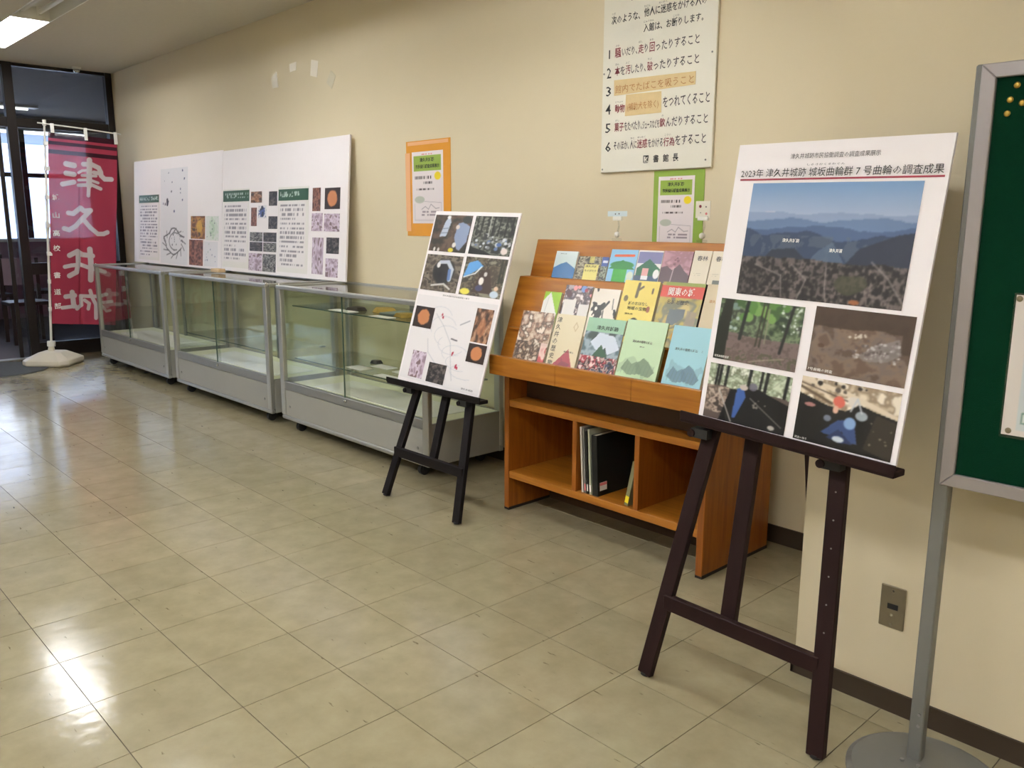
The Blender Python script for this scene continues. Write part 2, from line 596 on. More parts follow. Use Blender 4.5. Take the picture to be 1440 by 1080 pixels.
def sheet(name, parent, o, u, v, w, h, cv, m='print', lift=0.0, normal=None, fn=None, origin=None, thick=0.0):
    """a printed sheet: grid of points carrying the raster's colours"""
    o, u, v = Vector(o), Vector(u).normalized(), Vector(v).normalized()
    n = Vector(normal) if normal else u.cross(v).normalized()
    W_, H_ = cv.w, cv.h
    a = np.linspace(0, 1, W_)
    b = np.linspace(0, 1, H_)
    A, B = np.meshgrid(a, b)
    P = np.array(o + n * lift)[None, None, :] + A[..., None] * np.array(u) * w + B[..., None] * np.array(v) * h
    if fn is not None:
        P = fn(A, B, P)
    par = root_loc(parent)
    org = np.array(par if origin is None else origin)
    P = (P - org).reshape(-1, 3)
    idx = np.arange(W_ * H_).reshape(H_, W_)
    F = np.stack([idx[:-1, :-1], idx[:-1, 1:], idx[1:, 1:], idx[1:, :-1]], -1).reshape(-1, 4)
    me = bpy.data.meshes.new(name)
    me.vertices.add(len(P))
    me.vertices.foreach_set('co', P.ravel())
    me.loops.add(F.size)
    me.loops.foreach_set('vertex_index', F.ravel())
    me.polygons.add(len(F))
    me.polygons.foreach_set('loop_start', np.arange(0, F.size, 4))
    me.polygons.foreach_set('loop_total', np.full(len(F), 4))
    me.update(calc_edges=True)
    at = me.attributes.new('print', 'FLOAT_COLOR', 'POINT')
    cl = np.ones((len(P), 4), np.float32)
    cl[:, :3] = lin(np.clip(cv.a, 0, 255)).reshape(-1, 3)
    at.data.foreach_set('color', cl.ravel())
    me.materials.append(M[m] if isinstance(m, str) else m)
    ob = bpy.data.objects.new(name, me)
    COL.objects.link(ob)
    if parent is not None:
        ob.parent = parent
    if origin is not None:
        ob.location = Vector(origin) - par
    return ob

_txt = {}
def glyphs(s, bold=0.0):
    """mesh of a line of text, cached: (verts Nx2, faces)"""
    k = (s, bold)
    if k in _txt: return _txt[k]
    cu = bpy.data.curves.new('t', 'FONT')
    cu.body = s
    cu.size = 1.0
    cu.resolution_u = 1
    cu.offset = bold
    cu.fill_mode = 'FRONT'
    ob = bpy.data.objects.new('t', cu)
    COL.objects.link(ob)
    bpy.context.view_layer.update()
    dg = bpy.context.evaluated_depsgraph_get()
    me = ob.evaluated_get(dg).to_mesh()
    vs = np.array([tuple(v.co)[:2] for v in me.vertices]) if len(me.vertices) else np.zeros((0, 2))
    fs = [tuple(p.vertices) for p in me.polygons]
    ob.evaluated_get(dg).to_mesh_clear()
    bpy.data.objects.remove(ob)
    bpy.data.curves.remove(cu)
    _txt[k] = (vs, fs)
    return _txt[k]

def letters(name, items, m, parent, bold=0.0, n=None, lift=0.0006):
    """items: (text, origin BL, u, v, w, h): each line fitted to its rectangle; one mesh"""
    mb = MB()
    for s, o, u, v, w, h in items:
        vs, fs = glyphs(s, bold)
        if not len(vs): continue
        lo, hi = vs.min(0), vs.max(0)
        o, u, v = Vector(o), Vector(u).normalized(), Vector(v).normalized()
        nn = u.cross(v).normalized() * lift
        sx = w / (hi[0] - lo[0]); sy = h / (hi[1] - lo[1])
        mb.add([o + u * ((p[0] - lo[0]) * sx) + v * ((p[1] - lo[1]) * sy) + nn for p in vs], fs)
    par = root_loc(parent)
    me = bpy.data.meshes.new(name)
    me.from_pydata([Vector(q) - par for q in mb.v], [], mb.f)
    me.materials.append(M[m])
    ob = bpy.data.objects.new(name, me)
    COL.objects.link(ob)
    ob.parent = parent
    if name != 'numeral': ob['kind'] = 'stuff'
    return ob

X_, Y_, Z_ = Vector((1, 0, 0)), Vector((0, 1, 0)), Vector((0, 0, 1))

#==================================================================== THE ROOM
T = 0.303
WALL_Y, PIL_X, PIL_Y, CEIL, PART_X = 1.30, 1.552, 0.395, 2.77, -6.54
BACK_Y, RIGHT_X = -5.6, 4.6

floor = struct('floor', MB().box(PART_X - 0.02, RIGHT_X, BACK_Y, WALL_Y + 0.02, -0.06, -0.0025), 'joint', label='floor of cream vinyl tiles with dark joints')
tile_me = None
cands = []
i0, i1 = math.floor(PART_X / T), math.ceil(RIGHT_X / T)
j0, j1 = math.floor(BACK_Y / T), math.ceil(WALL_Y / T)
for i in range(i0, i1):
    for j in range(j0, j1):
        c = Vector(((i + 0.5) * T, (j + 0.5) * T, 0))
        if c.x > PIL_X and c.y > PIL_Y + T / 2: continue
        d = c - CAM
        z = d.dot(fw)
        vis = z > 0.4 and abs(d.dot(rt2) / z) < 0.66 and -0.50 < d.dot(up2) / z < 0.5
        cands.append((0 if vis else 1, d.length, i, j))
cands.sort()
def tile_rect(i, j):
    g = 0.0012
    return (max(i * T + g, PART_X), min((i + 1) * T - g, RIGHT_X), max(j * T + g, BACK_Y), min((j + 1) * T - g, WALL_Y))
rest = MB()
ntile = 0
for vis, d, i, j in cands:
    a, b, c, e = tile_rect(i, j)
    full = (b - a > T * 0.98) and (e - c > T * 0.98)
    if vis == 0 and ntile < 290 and full:
        if tile_me is None:
            h = T / 2 - 0.0012
            mb = MB().box(-h, h, -h, h, -0.0025, 0)
            tile_me = bpy.data.meshes.new('tile')
            tile_me.from_pydata(mb.v, [], mb.f)
            tile_me.materials.append(M['tile'])
        o = bpy.data.objects.new('tile', tile_me)
        COL.objects.link(o)
        o.parent = floor
        o.location = Vector(((i + 0.5) * T, (j + 0.5) * T, 0)) - floor.location
        ntile += 1
    else:
        rest.box(a, b, c, e, -0.0025, 0)
ob = build('tile', rest, 'tile', floor)
ob['kind'] = 'stuff'

struct('wall_back', MB().box(PART_X - 0.1, PIL_X + 0.1, WALL_Y, WALL_Y + 0.15, 0, CEIL), 'wall', label='long cream wall behind the showcases')
struct('wall_pillar', MB().box(PIL_X, RIGHT_X, PIL_Y, WALL_Y + 0.15, 0, CEIL), 'wall', label='cream wall projection at the right')
struct('wall_front', MB().box(PART_X - 0.1, RIGHT_X + 0.1, BACK_Y - 0.15, BACK_Y, 0, CEIL), 'wall', label='cream wall behind the viewer')
struct('wall_right', MB().box(RIGHT_X, RIGHT_X + 0.15, BACK_Y, WALL_Y, 0, CEIL), 'wall', label='cream wall to the right of the viewer')
struct('baseboard_back', MB().box(PART_X + 0.06, PIL_X, WALL_Y - 0.008, WALL_Y, 0, 0.075), 'base', label='dark brown baseboard under the long wall')
struct('baseboard_pillar', MB().box(PIL_X - 0.006, RIGHT_X, PIL_Y - 0.008, PIL_Y, 0, 0.062).box(PIL_X - 0.008, PIL_X, PIL_Y - 0.008, WALL_Y, 0, 0.062), 'base', label='dark brown baseboard of the wall projection')

# ceiling, with openings for the recessed troffers
LROWS = [(0.075, [-5.15, -3.82, -2.3, 0.2]), (-2.05, [-3.65, -2.15, -0.65, 0.85, 2.35, 3.85]), (-4.2, [-2.15, 0.85, 2.35, 3.85])]
HW, HL = 0.135, 0.63 * 1.0
HL = 0.66
cb = MB()
ys = [BACK_Y]
for y, _ in sorted(LROWS): ys += [y - HW, y + HW]
ys.append(WALL_Y)
for k in range(0, len(ys), 2):
    cb.box(PART_X - 0.1, RIGHT_X, ys[k], ys[k + 1], CEIL, CEIL + 0.02)
for y, xs in LROWS:
    e = [PART_X - 0.1]
    for x in xs: e += [x - HL, x + HL]
    e.append(RIGHT_X)
    for k in range(0, len(e), 2):
        cb.box(e[k], e[k + 1], y - HW, y + HW, CEIL, CEIL + 0.02)
struct('ceiling', cb, 'ceiling', label='plain grey beige ceiling')

def lamp(x, y, label, group, lit=True):
    t = thing('ceiling_light', label, 'light', (x, y, CEIL), group)
    x0, x1, y0, y1, d = x - HL, x + HL, y - HW, y + HW, 0.085
    h = MB()
    h.box(x0, x1, y0, y1, CEIL + d, CEIL + d + 0.01)
    h.box(x0, x1, y0, y0 + 0.006, CEIL - 0.004, CEIL + d)
    h.box(x0, x1, y1 - 0.006, y1, CEIL - 0.004, CEIL + d)
    h.box(x0, x0 + 0.006, y0 + 0.006, y1 - 0.006, CEIL - 0.004, CEIL + d)
    h.box(x1 - 0.006, x1, y0 + 0.006, y1 - 0.006, CEIL - 0.004, CEIL + d)
    build('housing', h, 'housing', t)
    for s in (-1, 1):
        build('lamp_tube', MB().tube((x0 + 0.05, y + s * 0.055, CEIL + 0.045), (x1 - 0.05, y + s * 0.055, CEIL + 0.045), 0.016, 10), 'tube' if lit else 'plastic', t)
        for a, b in ((x0 + 0.01, x0 + 0.05), (x1 - 0.05, x1 - 0.01)):
            build('lamp_holder', MB().box(a, b, y + s * 0.055 - 0.014, y + s * 0.055 + 0.014, CEIL + 0.025, CEIL + 0.084), 'plastic', t)
for r, (y, xs) in enumerate(LROWS):
    for k, x in enumerate(xs):
        if r == 0 and k == 0:
            lamp(x, y, 'lit recessed fluorescent light in the ceiling at the upper left corner', None)
        elif r == 0 and k == 1:
            lamp(x, y, 'unlit white fluorescent light in line after the lit one at upper left', None, False)
        else:
            lamp(x, y, 'recessed fluorescent ceiling light outside the photograph, over the hall', 'fluorescent lights over the hall')

t = thing('smoke_detector', 'small round white detector on the ceiling near the glass partition', 'detector', (-6.36, 0.93, CEIL))
build('base', MB().lathe([(0.04, 0), (0.042, -0.012), (0.03, -0.02)], (-6.36, 0.93, CEIL), 20), 'plastic', t)
build('sensor_head', MB().lathe([(0.026, -0.02), (0.03, -0.035), (0.022, -0.05), (0.008, -0.054)], (-6.36, 0.93, CEIL), 20), 'chrome', t)

#-------------------------------------------------------------------- glass partition at the left end
X0 = PART_X
w1 = struct('window_1', loc=(X0, 0.85, 0), label='dark framed glass partition behind the red banner')
def fr(name, par, x0, x1, y0, y1, z0, z1, m='frame'):
    o = build(name, MB().box(x0, x1, y0, y1, z0, z1), m, par, bevel=0.002)
    return o
fr('post', w1, X0 - 0.05, X0 + 0.03, 0.33, 0.41, 0, CEIL)
fr('post', w1, X0 - 0.05, X0 + 0.03, 1.235, 1.295, 0, CEIL)
fr('top_rail', w1, X0 - 0.04, X0 + 0.02, 0.41, 1.235, CEIL - 0.03, CEIL)
fr('transom', w1, X0 - 0.04, X0 + 0.02, 0.41, 1.235, 2.19, 2.275)
fr('middle_rail', w1, X0 - 0.04, X0 + 0.02, 0.41, 1.235, 0.81, 0.92)
fr('bottom_rail', w1, X0 - 0.04, X0 + 0.02, 0.41, 1.235, 0, 0.14)
for z0, z1 in ((2.275, CEIL - 0.03), (0.92, 2.19), (0.14, 0.81)):
    fr('pane', w1, X0 - 0.014, X0 - 0.006, 0.41, 1.235, z0, z1, 'glassp')
d1 = struct('door_1', loc=(X0, 0, 0), label='dark framed glass doorway at the left edge')
fr('stile', d1, X0 - 0.02, X0 + 0.0, 0.235, 0.270, 0.01, 2.19)
fr('head', d1, X0 - 0.05, X0 + 0.03, -1.5, 0.33, 2.19, 2.275)
fr('top_rail', d1, X0 - 0.05, X0 + 0.03, -1.5, 0.33, CEIL - 0.03, CEIL)
fr('pane', d1, X0 - 0.03, X0 - 0.022, 0.275, 0.33, 0.02, 2.19, 'glassp')
fr('pane', d1, X0 - 0.014, X0 - 0.006, -1.5, 0.33, 2.275, CEIL - 0.03, 'glassp')
fr('threshold', d1, X0 - 0.05, X0 + 0.05, -1.5, 0.33, -0.004, 0.004, 'alu')
w2 = struct('window_2', loc=(X0, -3.5, 0), label='dark framed glass partition beyond the doorway')
for a, b in ((-1.58, -1.5), (-3.4, -3.33), (BACK_Y, BACK_Y + 0.08)):
    fr('post', w2, X0 - 0.05, X0 + 0.03, a, b, 0, CEIL)
for a, b in ((-3.33, -1.58), (BACK_Y + 0.08, -3.4)):
    fr('bottom_rail', w2, X0 - 0.04, X0 + 0.02, a, b, 0, 0.14)
    fr('transom', w2, X0 - 0.04, X0 + 0.02, a, b, 2.19, 2.275)
    fr('pane', w2, X0 - 0.014, X0 - 0.006, a, b, 0.14, 2.19, 'glassp')
    fr('pane', w2, X0 - 0.014, X0 - 0.006, a, b, 2.275, CEIL, 'glassp')

#-------------------------------------------------------------------- reading room beyond the glass
RX = -11.0
struct('floor', MB().box(RX - 0.15, PART_X - 0.02, BACK_Y, 3.6, -0.06, -0.002), 'carpet', label='grey carpet floor of the room beyond the glass')
struct('ceiling', MB().box(RX - 0.15, PART_X - 0.1, BACK_Y, 3.6, CEIL, CEIL + 0.05), 'roomceil', label='grey ceiling of the room beyond the glass')
struct('wall_back', MB().box(RX - 0.15, PART_X - 0.1, 2.75, 2.9, 0, CEIL), 'roomwall', label='grey side wall of the room beyond the glass')
struct('wall_back', MB().box(PART_X - 0.25, PART_X - 0.1, 1.30, 2.75, 0, CEIL), 'roomwall', label='wall end beside the glass partition')
struct('wall_front', MB().box(RX - 0.15, PART_X, BACK_Y - 0.15, BACK_Y, 0, CEIL), 'roomwall', label='far side wall of the room beyond the glass')
struct('wall_left', MB().box(RX - 0.15, RX, BACK_Y, 2.9, 0, 1.0).box(RX - 0.15, RX, BACK_Y, 2.9, 2.58, CEIL).box(RX - 0.15, RX, 2.42, 2.9, 1.0, 2.58).box(RX - 0.15, RX, BACK_Y, -5.0, 1.0, 2.58), 'roomwall', label='window wall of the room beyond the glass')
w3 = struct('window_3', loc=(RX, 0, 1.0), label='bright outside windows of the room beyond the glass')
yy = -5.0
while yy < 2.42:
    y2 = min(yy + 0.93, 2.42)
    fr('frame_post', w3, RX - 0.1, RX - 0.02, yy, yy + 0.07, 1.0, 2.58)
    fr('glazing_bar', w3, RX - 0.09, RX - 0.03, yy + 0.07, y2, 1.93, 1.99)
    fr('pane', w3, RX - 0.062, RX - 0.056, yy + 0.07, y2, 1.0, 1.93, 'glassp')
    fr('pane', w3, RX - 0.062, RX - 0.056, yy + 0.07, y2, 1.99, 2.58, 'glassp')
    yy += 0.93
t = thing('table', 'dark reading table beyond the glass doorway at the left edge', 'table', (-9.8, 0.1, 0))
build('tabletop', MB().box(-10.2, -9.4, -0.7, 0.85, 0.74, 0.77), 'plastic', t, bevel=0.004)
for a in (-10.12, -9.48):
    for b in (-0.6, 0.65):
        build('leg', MB().box(a - 0.03, a + 0.03, b - 0.03, b + 0.03, 0, 0.74), 'darkwood', t)
def chair(x, y, lab):
    t = thing('chair', lab, 'chair', (x, y, 0), 'reading room chairs')
    build('seat', MB().box(x - 0.2, x + 0.2, y - 0.2, y + 0.2, 0.42, 0.46), 'darkwood', t, bevel=0.005)
    build('backrest', MB().box(x - 0.2, x - 0.17, y - 0.19, y + 0.19, 0.62, 0.92), 'curtain', t, bevel=0.005)
    for a in (-0.18, 0.18):
        for b in (-0.18, 0.18):
            build('leg', MB().box(x + a - 0.018, x + a + 0.018, y + b - 0.018, y + b + 0.018, 0, 0.42 if a > 0 else 0.92), 'darkwood', t)
chair(-7.75, 0.62, 'dark chair seen through the glass between the door post and the banner pole')
chair(-9.05, 0.55, 'chair at the near side of the reading table beyond the door')
chair(-9.3, 1.25, 'chair under the window, partly behind the door post')
t = thing('bookcase', 'low mauve bookcase under the far window beyond the glass', 'bookcase', (-10.7, 1.2, 0))
build('carcass', MB().box(-10.95, -10.45, -1.0, 2.3, 0, 1.04), 'curtain', t)
build('top_board', MB().box(-10.97, -10.43, -1.02, 2.32, 1.04, 1.08), 'plastic', t)
for k in range(8):
    build('partition', MB().box(-10.45, -10.44, -1.0 + k * 0.466, -0.97 + k * 0.466, 0, 1.04), 'darkwood', t)
# second room's own lights (seen dimly through the transom)
for x, y in ((-9.8, 1.15), (-8.8, -1.6)):
    lt = thing('ceiling_light', 'small lit ceiling light seen through the glass above the transom' if y > 0 else 'ceiling light of the far room, hidden left of the doorway', 'light', (x, y, CEIL), 'lights beyond the glass')
    build('housing', MB().box(x - 0.1, x + 0.1, y - 0.3, y + 0.3, CEIL - 0.03, CEIL), 'housing', lt)
    build('lamp_tube', MB().tube((x, y - 0.2, CEIL - 0.045), (x, y + 0.2, CEIL - 0.045), 0.013, 8), mat_emit('dim tube', (1, 0.97, 0.9), 3.0), lt)

# outside: pale building across the street and the ground
struct('floor', MB().box(-60, RX - 0.15, -30, 30, -0.3, -0.2), flat('pale paving', (170, 170, 168)), label='pale paving outside the windows')
t = thing('building', 'pale building across the street seen through the far windows', 'building', (-22, 2, -0.2))
build('wall', MB().box(-26, -20, -14, 16, -0.2, 7.5), 'facade', t)
for fl in range(2):
    for k in range(14):
        ya = -13 + k * 2.0
        f = build('window', MB().box(-20.0, -19.96, ya, ya + 1.2, 0.8 + fl * 3.2, 2.2 + fl * 3.2), 'facadewin', t)
        build('window_sill', MB().box(-20.0, -19.88, ya - 0.05, ya + 1.25, 0.72 + fl * 3.2, 0.8 + fl * 3.2), 'housing', f)
build('cornice', MB().box(-20.1, -19.8, -14, 16, 3.3, 3.6), 'housing', t)

#-------------------------------------------------------------------- small things on the wall
scr = [([(-3.226, 2.35), (-3.143, 2.383), (-3.127, 2.277), (-3.214, 2.277)], 'scrapf', 'yellowed tape remnant, leftmost of the four scraps high on the wall'),
       ([(-2.954, 2.413), (-2.856, 2.417), (-2.864, 2.362), (-2.95, 2.358)], 'scrap', 'small square white paper scrap high on the wall, second from the left'),
       ([(-2.655, 2.405), (-2.566, 2.385), (-2.589, 2.282), (-2.675, 2.303)], 'scrap', 'tall white paper scrap high on the wall, largest of the four'),
       ([(-2.412, 2.307), (-2.354, 2.266), (-2.409, 2.189), (-2.472, 2.235)], 'scrapf', 'tilted yellowed tape remnant, rightmost of the four scraps on the wall')]
for pts, m, lab in scr:
    tag(build('paper_scrap', MB().prism(pts, 'y', WALL_Y - 0.002, WALL_Y), m), lab, 'paper scrap', 'scraps left high on the wall')

def sign():
    x0, x1, z0, z1 = -0.037, 0.577, 1.557, 2.50
    yb, yf = WALL_Y, WALL_Y - 0.013
    t = thing('notice_sign', 'large white library rules sign in Japanese with tan tape over two lines', 'sign', ((x0 + x1) / 2, yb, z0))
    build('panel', MB().box(x0, x1, yf, yb, z0, z1), 'sign', t, bevel=0.002)
    build('masking_tape', MB().prism([(0.036, 1.898), (0.480, 1.900), (0.480, 1.953), (0.034, 1.966)], 'y', yf - 0.0015, yf), 'tape', t)
    build('masking_tape', MB().prism([(0.103, 1.803), (0.307, 1.801), (0.304, 1.891), (0.106, 1.896)], 'y', yf - 0.0012, yf), 'tape', t)
    y = yf - 0.0006
    def ln(s, x, z, w, h, yy=y): return (s, (x, yy, z), X_, Z_, w, h)
    letters('lettering', [ln('お願い', 0.10, 2.285, 0.33, 0.12), ln('次のような、', 0.011, 2.207, 0.163, 0.038), ln('他人に迷惑をかける人の', 0.196, 2.212, 0.325, 0.037),
                          ln('入館は、お断りします。', 0.196, 2.148, 0.311, 0.036),
                          ln('図', 0.216, 1.590, 0.03, 0.033), ln('書', 0.272, 1.590, 0.03, 0.033), ln('館', 0.325, 1.590, 0.031, 0.033), ln('長', 0.378, 1.590, 0.030, 0.033)], 'ink', t, 0.012)
    for q in (ln('1', -0.001, 2.063, 0.007, 0.038), ln('2', -0.010, 1.978, 0.026, 0.046), ln('3', -0.012, 1.899, 0.030, 0.043),
              ln('4', -0.013, 1.818, 0.031, 0.045), ln('5', -0.012, 1.736, 0.032, 0.042), ln('6', -0.010, 1.650, 0.034, 0.045)):
        letters('numeral', [q], 'ink', t, 0.004)
    letters('lettering', [ln('騒', 0.035, 2.062, 0.036, 0.042), ln('走', 0.170, 2.062, 0.030, 0.040), ln('回', 0.232, 2.062, 0.028, 0.040), ln('本', 0.037, 1.984, 0.030, 0.040),
                          ln('汚', 0.100, 1.984, 0.028, 0.040), ln('破', 0.222, 1.983, 0.030, 0.040), ln('動物', 0.043, 1.820, 0.058, 0.038),
                          ln('菓子', 0.043, 1.738, 0.055, 0.040), ln('飲', 0.300, 1.738, 0.030, 0.040), ln('迷惑', 0.178, 1.656, 0.058, 0.040), ln('行為', 0.325, 1.656, 0.060, 0.038)], 'inkred', t, 0.014)
    letters('lettering', [ln('いだり、', 0.076, 2.064, 0.088, 0.036), ln('り', 0.205, 2.064, 0.018, 0.036), ln('ったりすること', 0.266, 2.062, 0.226, 0.040),
                          ln('を', 0.070, 1.984, 0.026, 0.038), ln('したり、', 0.132, 1.984, 0.082, 0.038), ln('ったりすること', 0.258, 1.983, 0.236, 0.040),
                          ln('をつれてくること', 0.315, 1.820, 0.240, 0.046),
                          ln('をたべたり、', 0.102, 1.738, 0.100, 0.040), ln('ジュースなどを', 0.206, 1.738, 0.092, 0.036), ln('んだりすること', 0.334, 1.738, 0.216, 0.040),
                          ln('そのほか、', 0.041, 1.656, 0.090, 0.038), ln('人に', 0.138, 1.656, 0.038, 0.038), ln('をかける', 0.240, 1.656, 0.082, 0.038), ln('をすること', 0.388, 1.657, 0.157, 0.042)], 'inkgrey', t, 0.012)
    letters('lettering', [ln('館内でたばこを吸うこと', 0.043, 1.906, 0.430, 0.036, y - 0.0012), ln('(補助犬を除く)', 0.116, 1.820, 0.176, 0.038, y - 0.001)], 'inkbrown', t)
    fg = []
    for s, x, z in (('つぎ', 0.012, 2.249), ('たにん', 0.196, 2.252), ('めいわく', 0.275, 2.253), ('にゅうかん', 0.196, 2.188), ('ことわ', 0.352, 2.187), ('さわ', 0.040, 2.109), ('はし', 0.170, 2.108), ('まわ', 0.232, 2.108),
                    ('ほん', 0.040, 2.029), ('よご', 0.100, 2.029), ('やぶ', 0.224, 2.029), ('どうぶつ', 0.045, 1.864), ('かし', 0.048, 1.783), ('の', 0.310, 1.783), ('ひと', 0.140, 1.698), ('めいわく', 0.180, 1.700), ('こうい', 0.33, 1.700)):
        fg.append(ln(s, x, z, 0.011 * len(s), 0.009))
    letters('small_lettering', fg, 'inkgrey', t)
    for x, z in ((x0 + 0.012, z0 + 0.015), (x1 - 0.03, z0 + 0.032), (x1 - 0.02, 2.02), (x0 + 0.01, 2.0)):
        build('screw', MB().tube((x, yf - 0.002, z), (x, yf, z), 0.004, 10), 'alud', t)
sign()

def flyer(t, x0, z0, w, h, y, hdr=True):
    """white printed flyer lying on the card; top-left header box and small print"""
    o = Vector((x0, y, z0))
    cv = Cv(84, 118, (232, 222, 222), 5)
    cv.rect(0.06, 0.73, 0.93, 0.94, (146, 172, 72))
    cv.marks(0.32, 0.945, 0.66, 0.975, 1, (214, 130, 130))
    cv.marks(0.10, 0.60, 0.62, 0.68, 1, (60, 50, 50), 0.3, 1.4)
    cv.marks(0.33, 0.54, 0.66, 0.60, 1, (70, 60, 60), 0.3, 1.4)
    cv.marks(0.12, 0.45, 0.70, 0.50, 1, (70, 60, 60), 0.3, 1.4)
    cv.ell(0.82, 0.655, 0.10, 0.055, (240, 216, 40))
    cv.ell(0.24, 0.335, 0.16, 0.05, (186, 190, 176))
    cv.line([(0.08, 0.05), (0.92, 0.05), (0.92, 0.29), (0.40, 0.31)], 0.008, (170, 160, 165))
    cv.line([(0.08, 0.05), (0.08, 0.28)], 0.008, (170, 160, 165))
    cv.line([(0.30, 0.20), (0.42, 0.24), (0.52, 0.20), (0.60, 0.27), (0.75, 0.21), (0.86, 0.22)], 0.01, (130, 120, 128))
    cv.marks(0.30, 0.10, 0.84, 0.19, 2, (140, 128, 134), 0.5)
    fs = sheet('flyer', t, o, X_, Z_, w, h, cv)
    letters('header_lettering', [('津久井城跡', o + X_ * w * 0.26 + Z_ * h * 0.855, X_, Z_, w * 0.46, h * 0.06), ('市民協働調査成果展示', o + X_ * w * 0.12 + Z_ * h * 0.765, X_, Z_, w * 0.76, h * 0.06)], 'ink', t, 0.02)
    return fs

def poster(x0, x1, z0, z1, m, lab, fx, fz, film=True):
    t = thing('poster', lab, 'poster', ((x0 + x1) / 2, WALL_Y, z0), 'event posters on the wall')
    build('backing_card', MB().box(x0, x1, WALL_Y - 0.003, WALL_Y, z0, z1), m, t)
    w, h = x1 - x0, z1 - z0
    flyer(t, x0 + w * fx[0], z0 + h * fz[0], w * (fx[1] - fx[0]), h * (fz[1] - fz[0]), WALL_Y - 0.0036)
    if film:
        build('tape', MB().box(x0 - 0.008, x0 + w * 0.09, WALL_Y - 0.0045, WALL_Y - 0.0032, z0 + h * 0.05, z1 - h * 0.12), flat('peach tape', (236, 180, 130), 0.25), t)
        build('tape', MB().box(x0 + w * 0.04, x1 - w * 0.04, WALL_Y - 0.0045, WALL_Y - 0.0032, z1 - h * 0.045, z1 - h * 0.01), flat('peach tape', (236, 180, 130), 0.25), t)
poster(-1.592, -1.172, 1.243, 1.797, 'orange', 'orange bordered event poster on the wall left of the rules sign', (0.135, 0.845), (0.135, 0.885))
poster(0.272, 0.540, 1.19, 1.553, 'green', 'lime green bordered event poster under the rules sign', (0.10, 0.82), (0.10, 0.93), False)

#-------------------------------------------------------------------- outlet on the pillar wall
t = thing('wall_outlet', 'bronze telephone outlet plate low on the wall projection', 'outlet', (1.822, PIL_Y, 0.30))
build('plate', MB().box(1.789, 1.856, PIL_Y - 0.006, PIL_Y, 0.243, 0.363), 'bronze', t, bevel=0.002)
build('socket', MB().box(1.810, 1.838, PIL_Y - 0.0075, PIL_Y - 0.005, 0.298, 0.313), 'black', t)
for z in (0.255, 0.281, 0.35):
    build('screw', MB().tube((1.823, PIL_Y - 0.008, z), (1.823, PIL_Y - 0.005, z), 0.004, 8), 'chrome', t)

